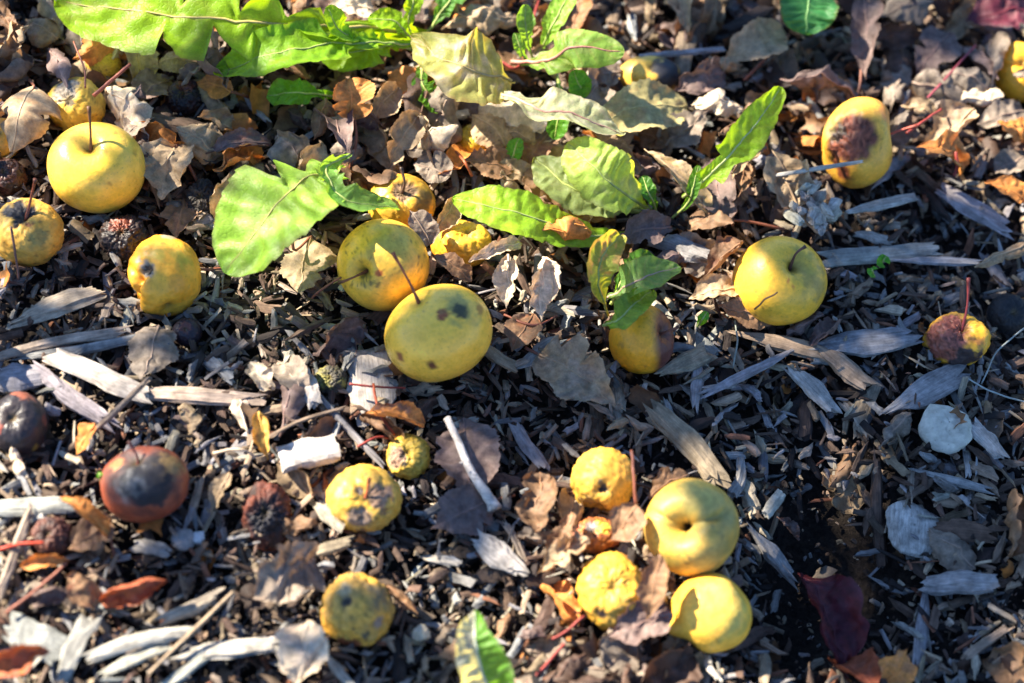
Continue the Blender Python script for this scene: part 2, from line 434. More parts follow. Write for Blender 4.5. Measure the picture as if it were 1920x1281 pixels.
    if stem:
        pole = V[:NV].mean(0); pts = [pole - a * rd * 0.05]
        for (dx, dy, dz) in stem: pts.append(pole + (CR * dx + CU * dy - f0 * dz) * s)
        P = spline(pts, 12); tv, tf = tube(P + (np.sin(np.linspace(0, math.pi, 12))[:, None] * rng.normal(size=3) * 3.5 * s), [4.4 * s, 2.6 * s, 2.2 * s, 2.4 * s, 4.0 * s], 7, .12)
        tcol = np.tile(np.array(stemcol), (len(tv), 1)) * (1 + rng.uniform(-.15, .15, (len(tv), 1)))
        tcol[-14:] *= 0.5
        mesh_obj("stem", tv, tf, M_STALK, tcol, parent=o)
    if cal:
        d = view_dir(cal[0], cal[1]); k = int(np.argmax(n @ d)); q = V[k]
        vv, ff = [], []
        x1 = norm(np.cross(d, [.2, .3, .9])); x2 = np.cross(d, x1)
        for j in range(5):
            an = j * 1.257 + R.uniform(-.2, .2); dr = x1 * math.cos(an) + x2 * math.sin(an); sd = np.cross(d, dr); b0 = len(vv); ln = rd * R.uniform(.10, .16)
            vv += [q + sd * ln * .3 + d * rd * .01, q - sd * ln * .3 + d * rd * .01, q + dr * ln * .6 + d * ln * .5 + sd * ln * .18, q + dr * ln * .6 + d * ln * .45 - sd * ln * .18, q + dr * ln + d * ln * R.uniform(.3, .8)]
            ff += [[b0, b0 + 1, b0 + 3, b0 + 2], [b0 + 2, b0 + 3, b0 + 4]]
        mesh_obj("calyx", np.array(vv), ff, M_DRY, np.tile([.06, .045, .035], (len(vv), 1)), parent=o)
    LAND.append((px, py, short)); EXCL.append((px, py, r[0] * .92, r[1] * .92))
    return o


def build_apples():
    A = apple
    A((181, 314), (91, 86), "smooth clean yellow apple with an upright stem in its hollow", "the clean upright-stemmed apple", axis=(.03, .40), dim=(.26, .36), col=(.82, .63, .075), col2=(.78, .62, .06),
      stem=[(3, 35, 25), (8, 78, 45)], stemcol=(.20, .085, .03), rough=.30, patches=((.25, -.1, .035, (.5, .33, .05)), (.45, -.42, .05, (.5, .3, .05)), (-.02, -.12, .03, (.5, .33, .05))))
    A((143, 198), (53, 54), "small yellow apple with a grey mouldy cap behind the clean apple", "the grey-capped apple", axis=(-.1, .1), dim=(.06, .5), wr=(.03, 4), lump=(.05, 2), col=(.60, .47, .05), rough=.55, speck=.9,
      patches=((-.25, .55, .62, (.26, .22, .17), .8, .03, .4, .05), (.0, .05, .2, (.12, .1, .07), .8, .02, .6)), fine=.006)
    A((187, 124), (41, 34), "small sooty yellow apple half buried below the largest dandelion leaf", "the sooty buried apple", wr=(.05, 4.5), col=(.56, .44, .04), rough=.6, speck=1.0, nest=.5)
    A((6, 262), (32, 40), "yellow apple showing under the domed tan leaf at the edge", "the apple under the domed leaf", col=YEL, nest=.5)
    A((52, 436), (68, 64), "wrinkled yellow apple with a black crown and a brown stem", "the black-crowned apple", axis=(.15, .45), dim=(.20, .45), wr=(.035, 5), lump=(.03, 2), col=(.66, .50, .09), col2=OCH, rough=.5, speck=.8,
      patches=((-.05, .62, .50, (.03, .027, .03), .6, .03, .5, .06), (.3, .18, .13, (.35, .10, .03), .6, .01, .7), (.55, -.25, .3, (.25, .2, .06), .7, .0, .9)), stem=[(14, 40, 20), (30, 72, 42)], stemcol=(.22, .06, .03), fine=.008)
    A((347, 184), (37, 36), "black shrivelled crab apple beside the orange oval leaf", "the black berry-like apple", wr=(.12, 5), lump=(.07, 3), col=(.035, .014, .013), col2=(.012, .010, .014), rough=.45, patches=((.1, .7, .5, (.10, .025, .02), .5, 0, .6, .05),), fine=.03, nest=.6)
    A((233, 446), (47, 44), "black rotten crab apple with a rusty top under the clean apple", "the rusty-topped black apple", wr=(.13, 5), lump=(.09, 3), col=(.020, .014, .014), col2=(.035, .02, .016), rough=.5, patches=((.0, .75, .55, (.19, .05, .025), .5, 0, .6, .1),), fine=.035, nest=.6)
    A((380, 378), (31, 42), "black mummified crab apple tucked beneath the broad dandelion leaf", "the mummified apple", wr=(.14, 4), lump=(.12, 2.5), col=(.022, .019, .016), col2=(.06, .05, .04), rough=.65, fine=.03, nest=.5)
    A((308, 519), (69, 80), "puckered golden apple with a dark round eye facing out", "the golden apple with an eye", axis=(.2, -.9), cal=(-.30, .16, .10, .22), wr=(.022, 3.2), lump=(.03, 1.6), col=(.74, .48, .04), col2=(.74, .40, .025), rough=.38,
      patches=((-.30, .17, .25, (.20, .19, .17), .6, .01, .2), (-.30, .17, .18, (.03, .035, .035), .7, .07, .2), (-.52, .42, .09, (.33, .30, .2), .5, -.01, .2), (.15, .97, .2, (.24, .2, .13), .6, .0, .3), (.0, .55, .22, (.50, .36, .04), .5, 0, .9), (.6, .45, .3, (.56, .40, .04), .4, 0, .8)),
      creases=((-.50, .05, -.66, -.60, .20, .12), (-.5, -.15, -.30, .0, .08, .07), (-.80, .25, -.55, -.2, .09, .07), (-.62, .5, -.45, .3, .05, .06), (-.1, .75, -.2, .4, .03, .05)), dents=((-1, -.45, .24, .35), (-.30, .16, .07, .3)))
    A((752, 382), (66, 56), "yellow apple with a brown sunken top under the curled green leaf", "the brown-topped apple", axis=(.1, .35), dim=(.10, .5), wr=(.03, 3), col=(.68, .46, .04), rough=.45, speck=.7, nest=.6,
      patches=((.15, .38, .42, (.20, .12, .07), .8, .05, .3, .05), (.75, .1, .45, (.06, .05, .02), .6, 0, .9)), stem=[(8, 20, 22), (0, 45, 30)], stemcol=(.09, .05, .035))
    A((718, 497), (86, 87), "speckled yellow apple with its stem hollow turned aside, touching another apple", "the speckled apple", axis=(-.42, -.20), dim=(.24, .26), col=(.76, .54, .05), rough=.32, speck=.75, nest=.8,
      patches=((-.02, -.22, .085, (.45, .10, .02), .5, 0, .15), (-.30, -.33, .16, (.16, .13, .03), .6, .0, 1.), (.2, .35, .5, (.50, .37, .06), .4, 0, .9)), stem=[(-22, -8, 22), (-52, -24, 16)], stemcol=(.20, .07, .03))
    A((823, 625), (104, 89), "large pale yellow apple with brown spots and one long stem", "the large spotted apple", axis=(-.42, .66), dim=(.06, .30), col=(.82, .61, .065), rough=.28, tilt=24, lift=.002, nest=.82,
      patches=((.10, .36, .125, (.26, .055, .02), .5, .0, .25), (.45, .48, .30, (.30, .25, .07), .5, .0, .8), (.44, .42, .16, (.06, .055, .025), .6, .0, .5), (.78, .42, .12, (.40, .2, .04), .5, 0, .6), (-.10, -.62, .09, (.12, .035, .015), .5, .01, .3), (.02, -.68, .04, (.4, .15, .03)), (-.68, -.42, .10, (.30, .10, .03), .5, .0, .5)),
      stem=[(-20, 45, 20), (-46, 92, 30)], stemcol=(.30, .085, .035))
    A((866, 458), (59, 45), "wrinkled folded yellow apple behind the pale curled leaf", "the folded apple", axis=(.3, .55), dim=(.22, .4), wr=(.045, 3.4), lump=(.04, 1.8), col=(.74, .47, .035), rough=.42, speck=.3, patches=((.35, .5, .25, (.4, .2, .05), .6, 0, .8),), nest=.6, creases=((-.2, .35, .5, .25, .10, .1),))
    A((890, 264), (34, 32), "dull yellow apple deep in the gap under brown leaves", "the deep hidden apple", col=(.5, .36, .03), speck=1., wr=(.05, 4), nest=.2)
    A((1052, 374), (28, 24), "tiny sooty yellow apple under the pale green leaf", "the tiny sooty apple", col=(.42, .34, .07), speck=1., wr=(.04, 4), rough=.6, nest=.4)
    A((1217, 144), (60, 40), "yellow apple with one dark half behind the withered leaf", "the half-black apple", col=(.66, .52, .09), rough=.4, speck=.4, nest=.7, lump=(.03, 2), patches=((.72, .1, .75, (.035, .034, .04), .55, .0, .35), (.02, .25, .11, (.16, .12, .07), .6, 0, .4)))  # one side coloured near black
    A((1610, 268), (72, 88), "waisted yellow apple with a large brown rotten patch and red stem", "the waisted brown-patched apple", tilt=-22, axis=(.98, .12, .1), dim=(.14, .5), lump=(.02, 1.5), col=(.76, .48, .05), col2=(.72, .50, .06), rough=.4, lift=.004,
      patches=((-.46, .03, .74, (.10, .03, .016), .5, .04, .3, .05), (-.40, .03, .60, (.21, .058, .028), .5, .01, .35, .07), (-.7, .2, .25, (.03, .015, .012), .5, .02, .6, .06), (-.85, .4, .3, (.25, .2, .08), .6, 0, .7), (-.6, -.7, .35, (.22, .06, .025), .5, 0, .4), (.55, .68, .36, (.55, .20, .04), .4, 0, .8), (.3, -.2, .04, (.2, .12, .04)), (.85, -.3, .3, (.5, .2, .04), .4, 0, .7)),
      dents=((.93, .22, .34, .42), (-.72, -.66, .26, .42), (.3, -.62, -.05, .5)), stem=[(26, 12, 10), (62, 24, 22)], stemcol=(.50, .10, .06))
    A((1906, 136), (46, 58), "two-lobed yellow apple cut off by the edge of the view", "the two-lobed apple", col=(.76, .50, .03), wr=(.02, 3), rough=.42, speck=.4, creases=((-.9, .25, .6, .12, .14, .12),), patches=((.1, .08, .12, (.25, .07, .02), .6, 0, .5),))
    A((1461, 527), (88, 84), "round yellow apple with a deep stem hollow among grey chips", "the round shaded apple", axis=(.24, .36), dim=(.30, .34), col=(.78, .55, .045), rough=.33, lift=.002,
      patches=((.72, -.12, .36, (.34, .24, .06), .5, 0, .9), (.42, .42, .34, (.36, .28, .05), .5, 0, .9), (.05, -.02, .05, (.6, .25, .04)), (.15, -.16, .03, (.6, .25, .04))), stem=[(6, 24, 22), (24, 42, 34)], stemcol=(.12, .05, .035))
    A((1203, 636), (63, 66), "orange-yellow apple with one half gone brown below a withered leaf", "the half-brown apple", axis=(.72, .22), dim=(.24, .40), wr=(.018, 5), col=(.76, .44, .02), rough=.42, patches=((1.2, -.02, 1.14, (.11, .034, .026), .42, .0, .06), (-.65, -.15, .1, (.4, .2, .03), .6, 0, .8)), stem=[(14, 8, 16), (34, 14, 26)], stemcol=(.16, .06, .04))
    A((1794, 637), (63, 50), "shrunken apple half yellow and half rusty with an upright red stem", "the shrunken red-stemmed apple", axis=(.1, .55), dim=(.30, .40), wr=(.05, 3), lump=(.06, 2), col=(.78, .50, .03), rough=.42,
      patches=((-.6, .15, 1.12, (.24, .075, .05), .5, .03, .3, .09), (.1, -.75, .55, (.04, .025, .025), .6, 0, .5), (.55, -.1, .16, (.4, .16, .04), .5, 0, .7)), dents=((-.05, -.05, .10, .3),), stem=[(2, 40, 12), (6, 100, 28)], stemcol=(.30, .05, .045))
    A((1890, 590), (40, 40), "charcoal black round apple in deep shade beyond the red stem", "the charcoal apple", axis=(.1, .1), col=(.013, .013, .016), wr=(.05, 4), rough=.6, patches=((.05, .12, .1, (.12, .09, .08)),), nest=.5)
    A((351, 623), (28, 27), "tiny dark plum-coloured dried apple below the golden apple", "the tiny plum-dark apple", col=(.025, .016, .024), wr=(.05, 4), rough=.45, patches=((0, .4, .5, (.11, .035, .025), .5, 0, .5),), nest=.5)
    A((36, 796), (53, 61), "blackened apple with a reddish rim against the grey branch", "the red-rimmed black apple", col=(.022, .018, .022), col2=(.03, .022, .024), wr=(.03, 4), lump=(.03, 2), rough=.42, nest=.65,
      patches=((.2, .98, .35, (.22, .07, .04), .5, 0, .5), (.97, .15, .22, (.18, .06, .04), .5, 0, .4), (-.55, -.05, .22, (.22, .05, .03), .5, 0, .6), (.6, -.75, .12, (.35, .25, .04), .5, 0, .7), (.1, .35, .10, (.09, .07, .06), .5, 0, .6)))
    A((272, 908), (84, 72), "smooth brown apple with a blue-grey top and fine wrinkles", "the brown grey-topped apple", axis=(-.12, .72), dim=(.18, .40), tilt=12, col=(.26, .06, .027), rough=.46, nest=.72, wr=(.014, 4.5), lump=(.02, 2),
      patches=((-.15, .62, .80, (.12, .11, .10), .42, .0, .7), (.20, .32, .95, (.012, .011, .015), .75, .01, .7), (.25, .15, .62, (.012, .011, .015), .75, .0, .5), (.1, .3, .4, (.02, .018, .022), .55, 0, .7), (.75, .5, .3, (.22, .14, .05), .4, 0, .7), (-.62, .55, .2, (.42, .17, .06), .45, 0, .5), (-.15, .1, .34, (.13, .12, .11), .5, .005, .8, .006)), stem=[(-6, 18, 6), (-14, 44, 10)], stemcol=(.13, .035, .03))
    A((500, 966), (46, 66), "collapsed black dried apple with a crusty red rim", "the collapsed red-crusted apple", wr=(.11, 4), lump=(.12, 2), col=(.14, .035, .018), col2=(.05, .02, .014), rough=.65, fine=.06, nest=.5,
      patches=((.15, -.12, .88, (.020, .019, .024), .65, .12, .3, .06),))
    A((765, 856), (43, 44), "small shrunken apple half olive yellow and half peeled grey", "the half-peeled olive apple", wr=(.07, 3), lump=(.07, 2), col=(.52, .43, .05), rough=.5, speck=.8, nest=.6,
      patches=((-.6, .0, .62, (.26, .16, .11), .7, .08, .35, .07), (-.25, .1, .16, (.03, .025, .02), .7, .04, .6), (-.1, -.3, .14, (.03, .025, .02), .7, .04, .6)))
    A((682, 936), (69, 64), "yellow lumpy apple with grey-brown patches and a short orange stem", "the grey-patched apple", axis=(.12, .12), dim=(.14, .4), lump=(.07, 2.6), wr=(.035, 4), col=(.68, .48, .06), col2=(.52, .38, .07), rough=.45, speck=.7,
      patches=((.52, .22, .42, (.21, .13, .085), .6, .02, .4, .015), (-.05, -.48, .38, (.20, .14, .10), .65, .03, .25, .015), (-.62, .25, .15, (.36, .27, .19), .6, .02, .2), (-.05, .35, .13, (.1, .08, .07), .6, .02, .5), (.65, -.3, .14, (.12, .07, .06), .6, 0, .9), (.0, -.85, .13, (.12, .07, .06), .6, 0, .9)), stem=[(3, 14, 14), (10, 38, 20)], stemcol=(.55, .14, .05))
    A((668, 1146), (70, 70), "knobbly ochre apple with a puckered eye and sooty cheeks", "the knobbly ochre apple", axis=(-.2, -.9), cal=(-.2, .42, .10, .2), wr=(.055, 4), lump=(.07, 3), col=(.66, .45, .06), col2=(.42, .31, .07), rough=.55, speck=1.0,
      patches=((-.2, .42, .17, (.07, .07, .06), .7, .06, .3), (.75, .5, .42, (.11, .095, .06), .6, 0, .7), (-.25, -.95, .5, (.25, .08, .035), .5, 0, .4), (.7, -.2, .18, (.26, .19, .15), .6, .01, .4), (.35, -.55, .13, (.10, .085, .05), .6, 0, .5), (-.25, .7, .2, (.36, .27, .14), .6, 0, .5)), fine=.008)
    A((1131, 901), (62, 63), "wrinkled golden apple with a black eye above the cluster", "the black-eyed golden apple", axis=(-.2, -.9), cal=(-.08, -.20, .12, .2), wr=(.05, 4.5), lump=(.06, 2), col=(.70, .48, .06), col2=(.55, .40, .06), rough=.5, speck=.7,
      patches=((-.06, -.2, .17, (.05, .05, .05), .7, .08, .4), (-.4, -.7, .35, (.3, .2, .07), .6, 0, .9), (-.15, .02, .08, (.15, .12, .07), .6, .02, .5)))
    A((1110, 1003), (58, 34), "split rust-red apple skin almost hidden under brown leaves", "the split rust-red apple", wr=(.08, 4), lump=(.08, 2), col=(.30, .085, .035), col2=(.5, .22, .05), rough=.5, patches=((.45, .5, .4, (.7, .40, .05), .5, 0, .4), (-.1, .55, .3, (.30, .26, .25), .6, .02, .3)), nest=.5, fine=.03)
    A((1296, 988), (89, 91), "big yellow apple with a deep off-centre hollow and a fold", "the deep-hollowed apple", axis=(-.34, .10), dim=(.50, .34), col=(.66, .50, .08), col2=(.50, .38, .07), rough=.45, speck=.75, lift=.003, nest=.85,
      creases=((-.25, .12, .62, .34, .22, .13), (-.3, .1, -.95, .42, .08, .05)), dents=((-.30, .08, .22, .30), (.35, -.1, -.05, .4)), patches=((.4, -.7, .45, (.30, .22, .06), .5, 0, .9), (-.5, -.65, .2, (.4, .3, .06), .5, 0, .9), (.5, .5, .5, (.36, .30, .09), .5, 0, .9), (.55, -.25, .55, (.34, .27, .08), .5, 0, 1.), (0, .75, .4, (.40, .32, .08), .5, 0, 1.), (-.34, .10, .21, (.035, .025, .012), .7, .08, .4)))  # last patch paints dark shading into the hollow
    A((1332, 1150), (77, 75), "smooth pale yellow apple with a small side knob at the cluster's foot", "the knobbed smooth apple", axis=(-.8, -.6, -.2), col=(.80, .57, .06), rough=.38, lump=(.015, 1.5), dents=((-.90, -.34, -.24, .26), (-.62, -.76, .20, .22), (-.95, .2, .10, .22)),
      patches=((.12, .2, .09, (.4, .25, .05), .5, 0, .6), (.1, -.55, .08, (.36, .2, .04), .5, 0, .6), (.5, .1, .5, (.55, .42, .08), .5, 0, 1.), (.3, .7, .4, (.5, .40, .09), .5, 0, 1.)), stem=[(-20, -18, -10), (-34, -34, -14)], stemcol=(.24, .03, .04), wr=(.005, 5))
    A((1146, 1108), (65, 72), "wrinkled golden apple held among dead leaves in the cluster", "the leaf-wrapped golden apple", wr=(.055, 4.5), lump=(.07, 2), col=(.74, .48, .04), col2=(.56, .38, .05), rough=.48, speck=.6, nest=.72, patches=((-.32, -.52, .16, (.03, .02, .02), .6, .05, .4), (.3, -.1, .2, (.40, .24, .05), .6, 0, .9)))
    A((620, 714), (32, 30), "small olive and black rotten apple among pale chips", "the small olive rotten apple", wr=(.1, 3.5), lump=(.1, 2.5), col=(.055, .048, .035), col2=(.24, .22, .05), rough=.6, fine=.03, nest=.45)
    A((96, 1006), (41, 38), "dried rust-brown apple beside the small brown leaf", "the dried rust-brown apple", wr=(.1, 4.5), lump=(.08, 2.5), col=(.13, .05, .035), col2=(.05, .025, .022), rough=.6, fine=.03, nest=.5)
    A((14, 332), (36, 36), "dark brown rotten apple at the edge of the view", "the dark edge apple", wr=(.08, 4), lump=(.08, 2), col=(.07, .025, .018), col2=(.03, .018, .016), rough=.5, fine=.02, nest=.5)


build_apples()

# ------------------------------------------------------------------ leaves
LC = dict(tan=(.34, .245, .145), pale=(.60, .49, .35), grey=(.22, .175, .135), purple=(.165, .112, .098), orange=(.56, .22, .05), brown=(.22, .125, .065),
          dark=(.085, .05, .036), red=(.30, .075, .03), darkred=(.085, .012, .024), olive=(.36, .31, .13), yellow=(.58, .36, .08))


def ptz(px, py, h):
    """point at photo pixel with height h (metres) over the mulch surface"""
    p = at(px, py, h); return at(px, py, rz(p) + h)


def leaf_geo(P, W, outline, nu, nv, roll, curl, curl2, twist, wave, crumple, veinn, vein_amp, face=0.5):
    """sheet along spine P; returns verts (nu*nv), u, v arrays"""
    S = spline(P, nu); T = np.gradient(S, axis=0); T /= np.linalg.norm(T, axis=1)[:, None] + 1e-12
    ref = norm(np.array([0, 0, 1.0]) * (1 - face) - f0 * face)
    uu = np.linspace(0, 1, nu); vv = np.linspace(-1, 1, nv); V = np.zeros((nu, nv, 3)); so = rng.uniform(0, 50, 3)
    for i in range(nu):
        side = norm(np.cross(ref, T[i])); nor = np.cross(T[i], side)
        a = roll + twist * (uu[i] - 0.5); side, nor = side * math.cos(a) + nor * math.sin(a), nor * math.cos(a) - side * math.sin(a)
        wl, wr_, bl, br = outline(uu[i])
        c = curl + (curl2 - curl) * uu[i]; c = c if abs(c) > 1e-3 else 1e-3
        w = np.where(vv < 0, wl, wr_) * W
        y = np.sin(c * vv) / c * w; z = (1 - np.cos(c * vv)) / c * w
        z = z + wave * W * np.sin(uu[i] * 17 + np.sign(vv) * 1.3 + so[0]) * np.abs(vv) ** 2
        x = -np.where(vv < 0, bl, br) * np.abs(vv) ** 1.5 * W
        V[i] = S[i] + side * y[:, None] + nor * z[:, None] + T[i] * x[:, None]
        phs = (uu[i] * veinn - np.abs(vv) * 0.9) + .28 * np.sin(uu[i] * 11 + so[1] + np.sign(vv) * 1.7) + .12 * np.sin(uu[i] * 29 + vv * 5)
        V[i] += nor * (vein_amp * W * np.cos(2 * math.pi * phs) * np.abs(vv) * (1 - np.abs(vv)) * 3)[:, None]
    V = V.reshape(-1, 3)
    if crumple:
        L = W * 2; q = V / L
        V = V + L * crumple * np.stack([fbm(q * 2.2 + so, 3), fbm(q * 2.2 + so + 20, 3), fbm(q * 2.2 + so + 40, 3)], 1)
        V = V + (ref * L * crumple * .7)[None] * (np.abs(noise3(q * 3.6 + so)) - .25)[:, None]
    U = np.repeat(uu, nv); Vv = np.tile(vv, nu)
    return V, U, Vv, S


def out_ovate(teeth=22, amp=.05, q=.9, p=.8, holes=0):
    r1 = rng.uniform(-.2, .2); n1 = rng.uniform(0, 9); bites = [(R.uniform(.15, .95), R.choice([0, 1]), R.uniform(.15, .55), R.uniform(.02, .07)) for _ in range(R.choice([0, 1, 2, 3]))]

    def f(u):
        b = max(0.02, math.sin(math.pi * min(1, max(0, u)) ** p)) ** q
        if u > .82: b *= 1 - 0.35 * (u - .82) / .18
        t = ((u * teeth) % 1.0)
        n = .08 * math.sin(u * 9 + n1)
        k = [1.0, 1.0]
        for (ub, sb, db, wb) in bites: k[sb] *= 1 - db * math.exp(-((u - ub) / wb) ** 2)
        return k[0] * b * (1 + amp * (t - .5) * 2 + n) + .01, k[1] * b * (1 + amp * (((u * teeth + .4) % 1.0) - .5) * 2 - n + r1 * .3) + .01, 0, 0
    return f


def out_dandelion(lobes, depth, stalk=.12, peak=.68, tip=.5, cuts=()):
    n1, n2 = rng.uniform(0, 1, 2); ja, jb = rng.uniform(.6, 1.25, 40), rng.uniform(.6, 1.25, 40)

    def side(u, n, jit):
        env = (float(sm(np.array(u), -.05, peak)) * .85 + .15) if u < peak else 1.0
        if u < stalk: env = .09 + .05 * u / stalk
        elif u < stalk + .10: env = .13 + (env - .13) * (u - stalk) / .10
        if u > peak: env = max(0.0, 1 - ((u - peak) / (1 - peak)) ** 2.2) ** tip
        w = u + .03 * math.sin(u * 23 + n * 9)
        t = (w * lobes + n) % 1.0; j = jit[int(w * lobes + n) % 40]
        saw = (t / .80) ** 1.2 if t < .80 else 1 - (t - .80) / .20
        fade = 1 - float(sm(np.array(u), peak - .16, peak + .06))
        small = .05 * (((u * lobes * 2.7 + n) % 1.0) - .5) * (1 - fade)
        return env * max(.10, 1 - min(.9, depth * fade * j) * saw + small) + .008, (.14 * (1 - saw) * fade * depth * env)

    def f(u):
        a, b = list(side(u, n1, ja)), list(side(u, n2, jb))
        for (u0, sd, dep, wd) in cuts:
            q = a if sd < 0 else b; x = (u - u0) / wd
            q[0] *= 1 - dep * max(0, 1 - (x / .55 if x > 0 else -x / 2.6)) ** .9; q[1] += .12 * max(0, 1 - abs(u - u0 - wd * .6) / (wd * 1.3))
        return a[0], b[0], a[1], b[1]
    return f


def leafcols(U, V, base, edge, vein, veinn, blotch, so, rib=.06, blo=.5):
    K = np.tile(np.array(base, float), (len(U), 1))
    q = np.stack([U * 5, V * 2.2, U * 0], 1) + so
    m = (sm(fbm(q, 3), -.05, .55) * blo)[:, None]; K = K * (1 - m) + np.array(blotch) * m
    e = sm(np.abs(V) + .12 * noise3(q * 3), .88, 1.02)[:, None] * .6; K = K * (1 - e) + np.array(edge) * e
    ph = (U * veinn - np.abs(V) * .9); vl = np.abs(ph - np.round(ph))
    v = np.maximum(1 - sm(np.abs(V), rib * .4, rib), (1 - sm(vl, .05, .13)) * .45 * (np.abs(V) < .9))[:, None]
    K = K * (1 - v) + np.array(vein) * v
    return K * (1 + .12 * fbm(q * 3 + 7, 2))[:, None]


def dry_leaf(b, t, w, label, c="tan", h=(.4, .8), arch=.3, roll=0., curl=.6, curl2=None, twist=0., crumple=.05, stalk=None, side=0, hi=True, short=None, teeth=22, p=.8, q=.9, group=None, blotch=None, mix=.5, face=.5):
    B = ptz(b[0], b[1], h[0] / 100); Tt = ptz(t[0], t[1], h[1] / 100); L = np.linalg.norm(Tt - B); s = mpp(B)
    sd = norm(np.cross([0, 0, 1.0], Tt - B)); M = (B + Tt) / 2 + np.array([0, 0, 1.0]) * arch * L * .5 + sd * side * L
    nu, nv = (40, 21) if hi else (28, 13); crumple *= 1.45; curl *= 1.25
    V, U, Vv, S = leaf_geo([B, M, Tt], w * s / 2, out_ovate(teeth, .05, q, p), nu, nv, roll, curl, curl if curl2 is None else curl2, twist, .05, crumple, 7, .02, face)
    base = np.array(LC[c]) * R.uniform(.85, 1.15)
    K = leafcols(U, Vv, base, base * 1.15 + .03, base * 1.15 + .02, 7, np.array(blotch) if blotch is not None else base * R.uniform(.5, .8), rng.uniform(0, 90, 3), blo=mix)
    root = empty("dry_leaf", [B[0], B[1], rz(B)])
    mesh_obj("blade", V, grid_faces(nu, nv), M_DRY, K, parent=root)
    G = V.reshape(nu, nv, 3)[:, nv // 2]
    tv, tf = tube(G[::3], [2.6 * s, 1.8 * s, .8 * s], 5); mesh_obj("midrib", tv, tf, M_STALK, np.tile(base * 1.1 + [.03, .005, 0], (len(tv), 1)), parent=root)
    if stalk:
        pts = [G[2], G[0]] + [ptz(x, y, z / 100) for (x, y, z) in stalk]
        tv, tf = tube(spline(pts, 12), [2.6 * s, 2.4 * s, 3.4 * s], 6, .05); mesh_obj("stalk", tv, tf, M_STALK, np.tile([.20, .07, .04], (len(tv), 1)), parent=root)
    tag(root, label, "leaf", group or "dead leaves on the mulch")
    cx, cy = (b[0] + t[0]) / 2, (b[1] + t[1]) / 2
    if short: LAND.append((cx, cy, short))
    if hi: EXCL.append((cx, cy, max(abs(b[0] - t[0]), w) * .38, max(abs(b[1] - t[1]), w) * .38))
    return root


